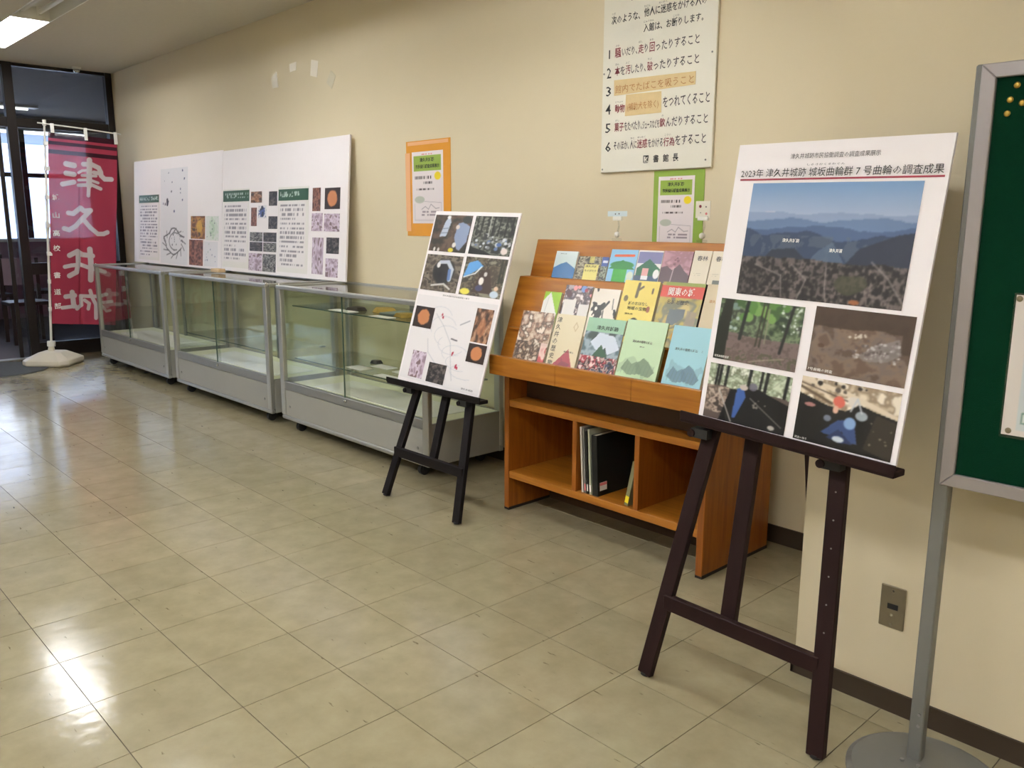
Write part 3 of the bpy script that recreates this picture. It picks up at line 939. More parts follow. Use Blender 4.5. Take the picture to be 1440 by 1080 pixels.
#==================================================================== SHOWCASES
CY0, CY1, CT = 0.74, 1.268, 0.93
def showcase(x0, x1, lab, shelves):
    t = thing('display_case', lab, 'display case', ((x0 + x1) / 2, (CY0 + CY1) / 2, 0), 'glass showcases along the wall')
    zb, zp, zd = 0.07, 0.27, 0.30      # underside, panel top, deck
    pw = 0.05
    f = 0.028
    # posts
    for (a, b) in ((x0, x0 + pw), (x1 - pw, x1)):
        build('post', MB().box(a, b, CY0, CY0 + 0.03, zb + 0.03, CT - 0.022), 'alu', t, bevel=0.004)
        build('post', MB().box(a, b, CY1 - 0.03, CY1, zb + 0.03, CT - 0.022), 'alu', t, bevel=0.004)
    # top frame
    build('top_rail', MB().box(x0, x1, CY0 - 0.004, CY0 + 0.030, CT - 0.024, CT + 0.004), 'alu', t, bevel=0.008, seg=3)
    build('top_rail', MB().box(x0, x1, CY1 - 0.030, CY1, CT - 0.024, CT + 0.002), 'alu', t, bevel=0.006, seg=2)
    for a, b in ((x0, x0 + 0.024), (x1 - 0.024, x1)):
        build('top_rail', MB().box(a, b, CY0 + 0.030, CY1 - 0.030, CT - 0.022, CT + 0.002), 'alu', t, bevel=0.003)
    for a in (x0 + 0.014, x1 - 0.014):
        build('corner_cap', MB().lathe([(0.010, 0), (0.009, 0.005), (0.004, 0.008)], (a, CY0 + 0.014, CT + 0.003), 14), 'chrome', t)
    # lower body
    build('front_rail', MB().box(x0 + pw, x1 - pw, CY0 + 0.002, CY0 + 0.03, zp, zd + 0.022), 'alud', t, bevel=0.003)
    build('front_panel', MB().box(x0 + pw, x1 - pw, CY0 + 0.006, CY0 + 0.02, zb + f, zp - 0.003), 'panel', t, bevel=0.002)
    build('bottom_rail', MB().box(x0, x1, CY0, CY0 + 0.03, zb, zb + f), 'alu', t, bevel=0.010, seg=3)
    build('bottom_rail', MB().box(x0, x1, CY1 - 0.03, CY1, zb, zb + f), 'alu', t, bevel=0.004)
    build('end_panel', MB().box(x0 + 0.004, x0 + 0.016, CY0 + 0.03, CY1 - 0.03, zb + 0.004, zd), 'panel', t)
    build('end_panel', MB().box(x1 - 0.016, x1 - 0.004, CY0 + 0.03, CY1 - 0.03, zb + 0.004, zd), 'panel', t)
    build('back_panel', MB().box(x0 + pw, x1 - pw, CY1 - 0.02, CY1 - 0.008, zb + f, zd), 'panel', t)
    build('base_board', MB().box(x0 + 0.016, x1 - 0.016, CY0 + 0.03, CY1 - 0.03, zb + 0.01, zb + 0.03), 'alud', t)
    build('deck', MB().box(x0 + 0.016, x1 - 0.016, CY0 + 0.03, CY1 - 0.03, zd - 0.02, zd), 'deck', t)
    build('deck_runner', MB().box(x0 + 0.25, x1 - 0.12, CY0 + 0.10, CY1 - 0.14, zd, zd + 0.004), 'paper', t)
    # glazing
    build('top_glass', MB().box(x0 + 0.024, x1 - 0.024, CY0 + 0.030, CY1 - 0.030, CT - 0.012, CT - 0.006), 'glass', t)
    xm = (x0 + x1) / 2
    build('glass_door', MB().box(x0 + pw, xm + 0.02, CY0 + 0.016, CY0 + 0.020, zd + 0.022, CT - 0.024), 'glass', t)
    build('glass_door', MB().box(xm - 0.02, x1 - pw, CY0 + 0.008, CY0 + 0.012, zd + 0.022, CT - 0.024), 'glass', t)
    build('glass_edge', MB().box(xm - 0.024, xm - 0.0205, CY0 + 0.006, CY0 + 0.014, zd + 0.022, CT - 0.024), 'glassedge', t)
    build('back_glass', MB().box(x0 + pw, x1 - pw, CY1 - 0.016, CY1 - 0.011, zd, CT - 0.024), 'glass', t)
    for a in (x0 + 0.008, x1 - 0.013):
        build('end_glass', MB().box(a, a + 0.005, CY0 + 0.03, CY1 - 0.03, zd, CT - 0.022), 'glass', t)
    build('back_post', MB().box(xm - 0.02, xm + 0.02, CY1 - 0.045, CY1 - 0.030, zd, CT - 0.024), 'alud', t)
    # lock and screws
    build('lock', MB().lathe([(0.010, 0), (0.010, 0.010), (0.007, 0.013)], (xm, CY0 + 0.002, zd + 0.004), 14, Quaternion((1, 0, 0), math.pi / 2)), 'chrome', t)
    for a in (x0 + pw + 0.05, x1 - pw - 0.05):
        build('screw', MB().tube((a, CY0 + 0.003, zb + 0.09), (a, CY0 + 0.008, zb + 0.09), 0.008, 10), 'alud', t)
    # shelves on clips
    for z, a, b in shelves:
        s = build('glass_shelf', MB().box(a, b, CY0 + 0.06, CY1 - 0.05, z - 0.006, z), 'glass', t)
        build('shelf_edge', MB().box(a, b, CY0 + 0.058, CY0 + 0.0602, z - 0.006, z), 'glassedge', s)
        for q in (a + 0.01, b - 0.03):
            build('bracket', MB().box(q, q + 0.02, CY1 - 0.07, CY1 - 0.03, z - 0.014, z - 0.0065), 'alud', s)
    # casters
    for a in (x0 + 0.14, x1 - 0.12):
        for b in (CY0 + 0.06, CY1 - 0.07):
            c = build('caster', MB().tube((a - 0.012, b, 0.032), (a + 0.012, b, 0.032), 0.032, 16), 'black', t)
            build('fork', MB().box(a - 0.018, a - 0.013, b - 0.015, b + 0.015, 0.03, zb).box(a + 0.013, a + 0.018, b - 0.015, b + 0.015, 0.03, zb), 'black', c)
    return t
showcase(-5.75, -4.125, 'glass showcase nearest the red banner, empty inside', [])
showcase(-3.965, -2.385, 'middle glass showcase of the row, with a pale deck cloth', [(0.474, -3.85, -2.5)])
showcase(-2.245, -0.690, 'glass showcase behind the smaller easel, with finds on its shelves', [(0.808, -2.15, -0.78), (0.474, -2.15, -0.78)])

def item(name, mb, m, lab, cat, group=None, **k):
    return tag(build(name, mb, m, **k), lab, cat, group)
def sherd(x, y, z, rx, ry, h, seed):
    r = random.Random(seed)
    n = 10
    k = [0.75 + 0.45 * r.random() for _ in range(n)]
    p0 = [(x + rx * k[i] * math.cos(2 * math.pi * i / n), y + ry * k[i] * math.sin(2 * math.pi * i / n)) for i in range(n)]
    mb = MB()
    vs = [(a, b, z) for a, b in p0] + [(x + (a - x) * 0.75, y + (b - y) * 0.75, z + h) for a, b in p0]
    mb.add(vs, [tuple(range(n - 1, -1, -1)), tuple(range(n, 2 * n))] + [(i, (i + 1) % n, n + (i + 1) % n, n + i) for i in range(n)])
    return mb
z = 0.808
item('pottery_sherd', sherd(-1.62, 0.93, z, 0.08, 0.06, 0.02, 3), 'sherd', 'dark pottery piece on the upper shelf of the right showcase', 'pottery', bevel=0.002)
item('pottery_sherd', sherd(-1.44, 1.00, z, 0.09, 0.07, 0.022, 5), 'sherdy', 'ochre pottery piece right of the dark one on the upper shelf', 'pottery', bevel=0.002)
item('pottery_sherd', sherd(-1.13, 0.93, z, 0.07, 0.05, 0.022, 8), 'sherdy', 'yellowish pottery piece on the upper shelf beside the easel board', 'pottery', bevel=0.002)
item('tray', MB().box(-1.34, -1.20, 0.90, 1.06, z, z + 0.012), 'tealgrey', 'grey tray on the upper shelf of the right showcase', 'tray', bevel=0.003)
def card(x0, x1, y0, y1, z, lab, grp): 
    item('label_card', MB().box(x0, x1, y0, y1, z, z + 0.003), 'paper', lab, 'label card', grp)
card(-1.74, -1.52, 0.81, 0.88, z, 'white label card on the upper showcase shelf below the dark pottery', 'label cards in the right showcase')
card(-1.30, -1.12, 0.80, 0.86, z, 'white label card on the upper showcase shelf nearest the glass', 'label cards in the right showcase')
z = 0.474
item('stone_tool', sherd(-1.62, 1.06, z, 0.05, 0.035, 0.018, 12), 'black', 'small black find at the back of the lower showcase shelf', 'find', bevel=0.002)
card(-1.62, -1.46, 0.84, 0.93, z, 'white sheet at left on the lower showcase shelf', 'label cards in the right showcase')
card(-1.28, -1.04, 0.81, 0.87, z, 'white sheet along the front edge of the lower showcase shelf', 'label cards in the right showcase')
card(-1.55, -1.38, 0.97, 1.05, z, 'white sheet behind the others on the lower showcase shelf', 'label cards in the right showcase')
card(-1.30, -1.16, 0.95, 1.05, z, 'white sheet at right rear on the lower showcase shelf', 'label cards in the right showcase')
item('sheet_holder', MB().box(-3.86, -3.72, 1.03, 1.09, CT + 0.002, CT + 0.03), flat('tan card', (200, 170, 130)), 'small tan block on top of the middle showcase before the boards', 'block', bevel=0.004)

#==================================================================== BOARDS LEANING ON THE WALL
def plane_board(name, P, w, h, tilt, yawd, th, lab, cat, group=None, roll=0.0):
    """P bottom-left front corner; returns (thing, fn) with fn(u,v)->point, u dir, v dir"""
    ya = math.radians(yawd)
    u = Vector((math.cos(ya), math.sin(ya), 0))
    back = Vector((-math.sin(ya), math.cos(ya), 0))
    ti = math.radians(tilt)
    v = (back * math.sin(ti) + Vector((0, 0, 1)) * math.cos(ti)).normalized()
    n = u.cross(v)                     # towards the viewer
    if roll:
        rq = Quaternion(n, math.radians(roll))
        u, v = rq @ u, rq @ v
    P = Vector(P)
    t = thing(name, lab, cat, P + u * w / 2, group)
    build('foam_panel', MB().slab(P - n * th, u, v, n, w, h, th), 'foam', t)
    return t, P, u, v, n, w, h

def on(b, u0, v0, u1, v1):
    t, P, u, v, n, w, h = b
    return P + u * (w * u0) + v * (h * v0), w * (u1 - u0), h * (v1 - v0)

def put(b, name, u0, v0, u1, v1, cv, lift=0.0012, m='print', parent=None):
    o, w, h = on(b, u0, v0, u1, v1)
    return sheet(name, parent or b[0], o, b[2], b[3], w, h, cv, m, lift)

def txt(b, items, m, name='lettering', bold=0.0, lift=0.0015):
    L_ = []
    for s, u0, v0, u1, v1 in items:
        o, w, h = on(b, u0, v0, u1, v1)
        L_.append((s, o + b[4] * lift, b[2], b[3], w, h))
    return letters(name, L_, m, b[0], bold)

def plate(b, name, u0, v0, u1, v1, m, th=0.001):
    o, w, h = on(b, u0, v0, u1, v1)
    return build(name, MB().slab(o, b[2], b[3], b[4], w, h, th), m, b[0])

def column(rows, seed, cols=56):
    cv = Cv(cols, rows * 5, (234, 228, 226), seed)
    cv.marks(0.07, 0.02, 0.95, 0.98, rows, (104, 98, 106), 0.35, 1.4, al=0.7)
    return cv

def photo(kind, seed, w=30, h=30):
    cv = Cv(w, h, (60, 48, 40), seed)
    if kind == 'earth':
        cv.pal([(56, 40, 32), (96, 68, 50), (140, 102, 78), (176, 138, 110)], 5, 3)
        cv.ell(0.5, 0.45, 0.22, 0.28, (170, 112, 76), 0.6, 0.3)
    elif kind == 'red':
        cv.pal([(66, 38, 32), (112, 70, 58), (150, 104, 86), (88, 54, 44)], 6, 3)
    elif kind == 'orange':
        cv.rect(0, 0, 1, 1, (44, 30, 24)); cv.ell(0.5, 0.5, 0.30, 0.36, (190, 124, 78), 1, 0.15)
    elif kind == 'dark':
        cv.pal([(24, 22, 24), (40, 36, 36), (70, 62, 58), (100, 92, 86)], 7, 3)
    elif kind == 'stones':
        cv.pal([(30, 30, 32), (90, 88, 84), (160, 156, 148), (54, 50, 48)], 9, 3)
    elif kind == 'pale':
        cv.pal([(150, 128, 140), (190, 170, 186), (214, 200, 214), (120, 96, 100)], 4, 3)
    elif kind == 'yellow':
        cv.pal([(92, 60, 38), (140, 96, 56), (176, 130, 60), (70, 50, 30)], 4, 3); cv.ell(0.6, 0.55, 0.2, 0.25, (204, 160, 60), 0.9, 0.5)
    elif kind == 'map':
        cv.rect(0, 0, 1, 1, (222, 224, 218))
        for k in range(5): cv.ell(0.5 + 0.1 * math.sin(k), 0.5, 0.4 - 0.07 * k, 0.42 - 0.07 * k, (170, 196, 164) if k % 2 else (214, 222, 210), 0.7, 1.0)
        cv.blobs(6, (0.1, 0.1, 0.9, 0.9), 0.03, [(90, 110, 100)])
    elif kind == 'brown':
        cv.pal([(70, 46, 34), (104, 72, 50), (140, 104, 74)], 5, 3)
    return cv

def contour(w, h, seed):
    cv = Cv(w, h, (228, 226, 228), seed)
    for k in range(14):
        th = k / 14 * 2 * math.pi
        cv.line([(0.5 + 0.42 * math.cos(th), 0.22 + 0.16 * math.sin(th)), (0.5 + 0.3 * math.cos(th + 0.3), 0.22 + 0.11 * math.sin(th + 0.3))], 0.02, (90, 88, 92), 0.8)
    pts = [(0.5 + (0.34 + 0.05 * math.sin(5 * a)) * math.cos(a), 0.24 + (0.12 + 0.02 * math.cos(4 * a)) * math.sin(a)) for a in np.linspace(0.4, 5.6, 30)]
    cv.line(pts, 0.022, (70, 70, 74), 0.9)
    pts = [(0.55 + 0.22 * math.cos(a), 0.24 + 0.09 * math.sin(a)) for a in np.linspace(1.2, 5.0, 20)]
    cv.line(pts, 0.02, (110, 108, 112), 0.9)
    cv.blobs(26, (0.2, 0.12, 0.85, 0.36), 0.012, [(110, 108, 112), (150, 148, 150)])
    cv.blobs(12, (0.1, 0.5, 0.95, 0.97), 0.016, [(100, 100, 110), (60, 70, 110)])
    cv.blobs(5, (0.12, 0.6, 0.3, 0.68), 0.03, [(60, 60, 70)])
    return cv

bA = plane_board('display_board', (-5.975, 1.19, CT + 0.0055), 1.955, 0.955, 4.3, 0.0, 0.010,
                 'white foam board leaning on the wall with contour map sheet, left of two', 'display board', 'foam boards on the showcases')
tA = bA[0]
def hdr(b, u0, v0, u1, v1, seed):
    cv = Cv(54, 12, (34, 74, 46), seed)
    cv.marks(0.05, 0.22, 0.97, 0.82, 2, (196, 208, 196), 0.15, 1.3); cv.marks(0.05, 0.30, 0.9, 0.66, 1, (196, 208, 196), 0.1, 1.7)
    put(b, 'header_strip', u0, v0, u1, v1, cv, 0.0016)
plate(bA, 'text_sheet', 0.060, 0.03, 0.325, 0.665, 'paper')
hdr(bA, 0.068, 0.588, 0.322, 0.662, 1)
put(bA, 'text_column', 0.066, 0.06, 0.312, 0.575, column(17, 3), 0.0014)
put(bA, 'map_sheet', 0.345, 0.012, 0.655, 0.895, contour(76, 130, 4), 0.0016)
put(bA, 'photograph', 0.690, 0.254, 0.838, 0.455, photo('yellow', 5, 34, 34), 0.0014)
put(bA, 'photograph', 0.672, 0.018, 0.818, 0.246, photo('red', 6, 34, 34), 0.0014)
put(bA, 'photograph', 0.846, 0.244, 0.974, 0.454, photo('map', 7, 34, 34), 0.0014)
cvm = Cv(34, 34, (226, 224, 226), 8); cvm.blobs(10, (0.1, 0.1, 0.9, 0.9), 0.03, [(150, 150, 170), (180, 190, 180)])
put(bA, 'map_sheet', 0.830, 0.02, 0.965, 0.235, cvm, 0.0014)

bB = plane_board('display_board', (-4.012, 1.19, CT + 0.0055), 1.865, 0.945, 4.3, 0.0, 0.012,
                 'white foam board leaning on the wall with two green headed texts, right of two', 'display board', 'foam boards on the showcases')
plate(bB, 'text_sheet', 0.006, 0.03, 0.255, 0.680, 'paper')
plate(bB, 'text_sheet', 0.500, 0.03, 0.735, 0.672, 'paper')
hdr(bB, 0.010, 0.577, 0.255, 0.667, 11)
hdr(bB, 0.502, 0.571, 0.731, 0.656, 12)
put(bB, 'text_column', 0.010, 0.08, 0.240, 0.565, column(13, 13), 0.0014)
put(bB, 'text_column', 0.506, 0.065, 0.714, 0.560, column(14, 14), 0.0014)
for (u0, v0, u1, v1, k, sd) in ((0.269, 0.563, 0.364, 0.65, 'earth', 1), (0.424, 0.535, 0.492, 0.645, 'dark', 2), (0.273, 0.378, 0.323, 0.523, 'red', 3),
                                (0.423, 0.357, 0.497, 0.454, 'dark', 4), (0.264, 0.255, 0.376, 0.328, 'stones', 5), (0.382, 0.255, 0.492, 0.328, 'dark', 6),
                                (0.264, 0.178, 0.376, 0.250, 'dark', 16), (0.382, 0.178, 0.492, 0.250, 'stones', 17),
                                (0.256, 0.020, 0.372, 0.160, 'pale', 7), (0.378, 0.020, 0.490, 0.160, 'stones', 8),
                                (0.761, 0.489, 0.818, 0.655, 'red', 9), (0.847, 0.502, 0.951, 0.650, 'orange', 10), (0.759, 0.347, 0.836, 0.475, 'pale', 11),
                                (0.846, 0.346, 0.952, 0.470, 'pale', 12), (0.767, 0.037, 0.846, 0.300, 'pale', 13), (0.866, 0.190, 0.952, 0.303, 'dark', 14), (0.864, 0.024, 0.948, 0.156, 'pale', 15)):
    put(bB, 'photograph', u0, v0, u1, v1, photo(k, sd + 40, 26, 26), 0.0014)
cvf = Cv(20, 20, (224, 222, 224), 70); cvf.ell(0.5, 0.5, 0.3, 0.3, (60, 80, 140), 0.9, 1.5); cvf.blobs(4, (0.2, 0.2, 0.8, 0.8), 0.1, [(40, 50, 70)])
put(bB, 'figure', 0.335, 0.44, 0.405, 0.54, cvf, 0.0014)

#==================================================================== EASELS
def easel(lab, lf, rf, lt, rt_, zb, ymid, ledge, knobs, cpost, rear, m, w=0.045, d=0.022):
    t = thing('easel', lab, 'easel', ((lf[0] + rf[0]) / 2, lf[1], 0), 'wooden display easels')
    for a, b in ((lf, lt), (rf, rt_)):
        l = build('leg', MB().bar(a, b, w, d), m, t, bevel=0.002)
        f = Vector(a)
        ax = (Vector(b) - f).normalized()
        build('foot', MB().tube(f - ax * 0.004 + Vector((0, 0, 0.0)), f + ax * 0.004, w * 0.3, 12), 'black', l)
    build('rear_leg', MB().bar(rear[0], rear[1], w * 0.8, d), m, t, bevel=0.002)
    build('center_post', MB().bar(cpost[0], cpost[1], w, d), m, t, bevel=0.002)
    build('crossbar', MB().bar(zb[0], zb[1], 0.022, 0.045, (0, 1, 0)), m, t, bevel=0.002)
    tp = (Vector(lt) + Vector(rt_)) / 2
    build('head_block', MB().box(min(lt[0], rt_[0]) - 0.02, max(lt[0], rt_[0]) + 0.02, tp.y - 0.004, tp.y + 0.03, tp.z - 0.06, tp.z), m, t, bevel=0.003)
    (a, b, dp) = ledge
    build('ledge', MB().bar(Vector(a) + Vector((0, 0, -0.008)), Vector(b) + Vector((0, 0, -0.008)), dp, 0.016, (0, 1, 0)), m, t, bevel=0.002)
    lip0, lip1 = Vector(a) + Vector((0, -dp / 2, 0.004)), Vector(b) + Vector((0, -dp / 2, 0.004))
    build('ledge_lip', MB().bar(lip0, lip1, 0.006, 0.024, (0, 1, 0)), m, t, bevel=0.001)
    for k in knobs:
        k = Vector(k)
        kn = build('peg', MB().tube(k + Vector((0, -0.018, 0)), k + Vector((0, 0.02, 0)), 0.011, 12), m, t)
        build('bracket', MB().box(k.x - 0.004, k.x + 0.05, k.y - 0.012, k.y + 0.02, k.z - 0.012, k.z + 0.014), 'black', kn)
    return t

# small easel in front of the right showcase
e1 = easel('smaller black wooden easel standing before the right showcase',
           (-0.654, 0.445, 0.006), (-0.106, 0.445, 0.006), (-0.446, 0.79, 1.25), (-0.264, 0.79, 1.25),
           ((-0.640, 0.500, 0.222), (-0.120, 0.500, 0.222)), 0, ((-0.770, 0.572, 0.553), (-0.062, 0.572, 0.553), 0.050),
           ((-0.625, 0.565, 0.520), (-0.215, 0.565, 0.520)), ((-0.380, 0.530, 0.222), (-0.366, 0.800, 1.20)), ((-0.38, 0.70, 0.012), (-0.38, 0.845, 1.22)), 'easel1')
b1 = plane_board('poster_board', (-0.706, 0.568, 0.563), 0.612, 0.852, 16.5, 0.0, 0.007,
                 'white photo board on the smaller easel, four excavation photos over a site plan', 'display board', roll=-1.3)
# large easel
e2 = easel('larger dark brown wooden easel in the right foreground',
           (1.262, 0.047, 0.006), (1.802, 0.046, 0.006), (1.478, 0.270, 1.42), (1.706, 0.270, 1.42),
           ((1.300, 0.080, 0.240), (1.778, 0.080, 0.232)), 0, ((1.294, 0.150, 0.788), (1.926, 0.087, 0.773), 0.05),
           ((1.333, 0.138, 0.745), (1.724, 0.125, 0.742)), ((1.492, 0.112, 0.228), (1.488, 0.300, 1.40)), ((1.508, 0.62, 0.01), (1.522, 0.330, 1.38)), 'easel', 0.046)
for k in range(6):
    z = 0.32 + k * 0.07
    f = (z - 0.006) / 1.414
    build('peg_hole', MB().tube((1.802 - 0.096 * f, 0.046 + 0.224 * f - 0.0135, z), (1.802 - 0.096 * f, 0.046 + 0.224 * f - 0.012, z), 0.0022, 8), 'alud', e2)
b2 = plane_board('poster_board', (1.3468, 0.1350, 0.7953), 0.576, 0.745, 7.9, -5.7, 0.007,
                 'white photo board on the larger easel with aerial landscape and four dig photos', 'display board', roll=-1.15)
txt(b2, [('津久井城跡市民協働調査の調査成果展示', 0.290, 0.942, 0.712, 0.960)], 'inkgrey')
txt(b2, [('2023年 津久井城跡 城坂曲輪群 7 号曲輪の調査成果', 0.036, 0.882, 0.980, 0.912)], 'ink')
txt(b2, [('しろさかくるわぐん', 0.38, 0.918, 0.56, 0.925)], 'inkgrey')
plate(b2, 'underline', 0.034, 0.872, 0.985, 0.878, 'inkwine')

cv = Cv(200, 124, (0, 0, 0), 21)
cv.grad(0.66, 1.0, (172, 180, 200), (112, 146, 186))
cv.ell(0.16, 0.735, 0.07, 0.014, (196, 190, 200), 0.8)
cv.ridge(0.735, 0.03, (134, 152, 182), 1, 4)
cv.ridge(0.685, 0.05, (96, 118, 152), 2, 5)
cv.ridge(0.62, 0.07, (70, 90, 124), 3, 4)
cv.ridge(0.54, 0.09, (48, 62, 88), 4, 4)
f = cv.fbm(9, 5)
cv.put(((f > 0.52) & (cv.V < 0.55) & (cv.V > 0.34)).astype(float), (84, 96, 108), 0.55)
cv.poly([(0.42, 0.30), (0.66, 0.30), (0.60, 0.44), (0.56, 0.50), (0.48, 0.42)], (82, 100, 122), 0.75)
cv.poly([(0.10, 0.26), (0.20, 0.42), (0.34, 0.44), (0.44, 0.32), (0.40, 0.25)], (38, 46, 62), 1)
cv.poly([(0.62, 0.26), (0.72, 0.46), (0.92, 0.58), (1, 0.60), (1, 0.2)], (40, 46, 62), 0.95)
m0 = (cv.V < 0.34 + 0.06 * (cv.fbm(4, 2) - 0.5)).astype(float)
g = cv.fbm(34, 3)
g2 = cv.fbm(5, 3)
base = np.array([34, 31, 31.]) + np.clip((g - 0.42) / 0.25, 0, 1)[..., None] * np.array([64, 58, 55.]) * (0.5 + g2[..., None])
cv.a = np.where(m0[..., None] > 0.5, base, cv.a)
for p in ([(0.34, 0.30), (0.44, 0.18), (0.40, 0.0)], [(0.80, 0.36), (0.90, 0.24), (0.94, 0.16), (1.0, 0.05)], [(0.55, 0.30), (0.56, 0.12), (0.58, 0.0)], [(0.10, 0.28), (0.28, 0.20), (0.30, 0.02)]):
    cv.line(p, 0.008, (140, 132, 128), 0.7)
cv.ell(0.70, 0.17, 0.09, 0.08, (66, 66, 50), 0.8, 0.6)
cv.ell(0.74, 0.03, 0.03, 0.02, (160, 96, 56), 0.9)
cv.blur(1)
put(b2, 'photograph', 0.112, 0.470, 0.912, 0.862, cv)
txt(b2, [('津久井城跡', 0.317, 0.660, 0.404, 0.674), ('津久井湖', 0.555, 0.634, 0.615, 0.647)], 'inkwhite', 'photo_caption', 0.01, 0.0022)

cv = Cv(110, 84, (60, 56, 48), 22)
cv.pal([(44, 56, 44), (76, 92, 66), (110, 126, 96), (60, 66, 56)], 8, 4, 0, 0.38, 1, 1)
cv.blobs(24, (0.25, 0.72, 0.8, 1.0), 0.05, [(84, 124, 62), (112, 148, 80), (66, 92, 54)])
cv.blobs(30, (0.75, 0.55, 1.0, 0.98), 0.012, [(206, 214, 206), (150, 160, 146)])
cv.blobs(16, (0.08, 0.5, 0.25, 0.95), 0.02, [(160, 176, 170), (110, 130, 124)])
cv.ridge(0.44, 0.06, (112, 96, 94), 5, 5)
g = cv.fbm(20, 3); cv.put(((cv.V < 0.42) & (g > 0.55)).astype(float), (86, 74, 66), 0.6)
cv.put(((cv.V < 0.2) & (g < 0.42)).astype(float), (70, 76, 52), 0.7)
cv.poly([(0.0, 0.0), (0.14, 0.0), (0.17, 1.0), (0.06, 1.0), (0.0, 0.5)], (34, 36, 26))
cv.trunks([0.30], 0.05, (30, 34, 30), 0.38, 1.0, 0.05)
cv.trunks([0.50, 0.545], 0.016, (50, 48, 38), 0.30, 1.0, 0.04)
cv.trunks([0.60], 0.012, (130, 128, 106), 0.36, 0.9, 0.01)
cv.trunks([0.79], 0.045, (30, 30, 26), 0.25, 1.0, 0.09)
cv.line([(0.45, 0.04), (0.62, 0.10), (0.85, 0.17)], 0.012, (170, 158, 140), 0.7)
cv.blur(1)
put(b2, 'photograph', 0.034, 0.226, 0.487, 0.448, cv)
cv = Cv(110, 84, (96, 78, 66), 23)
cv.pal([(96, 78, 66), (116, 98, 84), (108, 94, 86), (84, 70, 60)], 5, 4)
cv.put(((cv.V > 0.72 + 0.08 * (cv.fbm(4, 2) - 0.5)) | (cv.U > 0.9 + 0.0 * cv.V) & (cv.V > 0.45)).astype(float), (62, 48, 38), 0.9)
cv.poly([(0.5, 0.35), (0.66, 0.52), (0.88, 0.66), (0.92, 0.44), (0.8, 0.32), (0.58, 0.28)], (128, 122, 122), 0.7)
cv.blobs(70, (0.46, 0.3, 0.9, 0.6), 0.012, [(176, 170, 168), (140, 134, 132), (90, 80, 76)])
cv.blobs(9, (0.4, 0.6, 0.56, 0.66), 0.012, [(190, 180, 168)])
cv.ell(0.12, 0.42, 0.035, 0.03, (74, 52, 40), 0.8)
cv.blur(1)
put(b2, 'photograph', 0.540, 0.239, 0.979, 0.457, cv)
cv = Cv(110, 80, (20, 18, 18), 24)
cv.pal([(196, 206, 182), (160, 172, 146), (120, 128, 104), (222, 226, 210)], 12, 4, 0, 0.5, 1, 1)
cv.trunks([0.10, 0.14, 0.22, 0.50, 0.64, 0.70, 0.93], 0.030, (18, 18, 16), 0.5, 1.0, 0.02)
for k in range(12):
    cv.line([(random.random(), 0.5), (random.random(), 1.0)], 0.006, (90, 96, 78), 0.6)
cv.ridge(0.60, 0.06, (84, 72, 66), 8, 4)
cv.pal([(150, 132, 120), (92, 80, 72), (178, 160, 146), (60, 50, 46)], 9, 3, 0, 0.12, 0.28, 0.6)
cv.poly([(0.2, 0.0), (0.3, 0.58), (0.62, 0.68), (1.0, 0.5), (1.0, 0.0)], (16, 14, 14))
cv.poly([(0.36, 0.1), (0.40, 0.1), (0.50, 0.5), (0.46, 0.66), (0.38, 0.62)], (56, 86, 146))
cv.ell(0.46, 0.66, 0.05, 0.05, (190, 176, 170)); cv.ell(0.57, 0.70, 0.05, 0.07, (104, 100, 116), 0.9)
cv.line([(0.16, 0.55), (0.36, 0.02)], 0.014, (180, 176, 170)); cv.line([(0.55, 0.50), (0.95, 0.12)], 0.010, (150, 146, 140))
cv.blobs(6, (0.6, 0.35, 0.9, 0.5), 0.014, [(120, 116, 110)])
cv.ell(0.84, 0.08, 0.04, 0.04, (170, 164, 156))
cv.blur(1)
put(b2, 'photograph', 0.028, 0.006, 0.484, 0.208, cv)
cv = Cv(110, 80, (24, 20, 18), 25)
cv.pal([(222, 208, 186), (190, 172, 146), (146, 128, 106), (232, 222, 204)], 6, 3, 0, 0.5, 1, 1)
cv.line([(0, 0.96), (0.5, 0.84), (1, 0.62)], 0.05, (216, 202, 180)); cv.line([(0, 0.9), (0.5, 0.74), (1, 0.56)], 0.012, (70, 56, 48))
cv.line([(0, 0.84), (0.35, 0.66)], 0.03, (96, 80, 62)); cv.blobs(8, (0.1, 0.85, 1, 0.97), 0.02, [(40, 34, 30), (90, 80, 70)])
cv.poly([(0, 0), (0, 0.74), (0.3, 0.62), (0.5, 0.58), (0.62, 0.72), (0.78, 0.66), (1, 0.60), (1, 0)], (20, 18, 16))
cv.poly([(0.72, 0.1), (0.80, 0.62), (1.0, 0.56), (1.0, 0.0)], (48, 42, 34))
cv.poly([(0.28, 0.2), (0.44, 0.44), (0.60, 0.46), (0.66, 0.14), (0.56, 0.12), (0.50, 0.28), (0.38, 0.18)], (52, 70, 112))
cv.poly([(0.34, 0.14), (0.46, 0.30), (0.62, 0.12), (0.5, 0.1)], (34, 46, 82))
cv.ell(0.56, 0.42, 0.06, 0.09, (130, 160, 200)); cv.ell(0.47, 0.15, 0.06, 0.045, (196, 206, 214)); cv.ell(0.33, 0.43, 0.04, 0.05, (110, 116, 130))
cv.ell(0.42, 0.70, 0.06, 0.08, (206, 104, 88), 1, 0.4); cv.ell(0.40, 0.58, 0.03, 0.06, (214, 172, 150)); cv.ell(0.56, 0.74, 0.06, 0.08, (214, 206, 196), 1, 0.5)
cv.ell(0.66, 0.56, 0.06, 0.07, (150, 160, 168)); cv.line([(0.55, 0.6), (0.6, 0.8), (0.66, 0.6)], 0.016, (190, 194, 200)); cv.ell(0.13, 0.58, 0.06, 0.03, (170, 120, 116))
cv.blobs(7, (0.75, 0.1, 1, 0.5), 0.01, [(130, 124, 110)])
cv.blur(1)
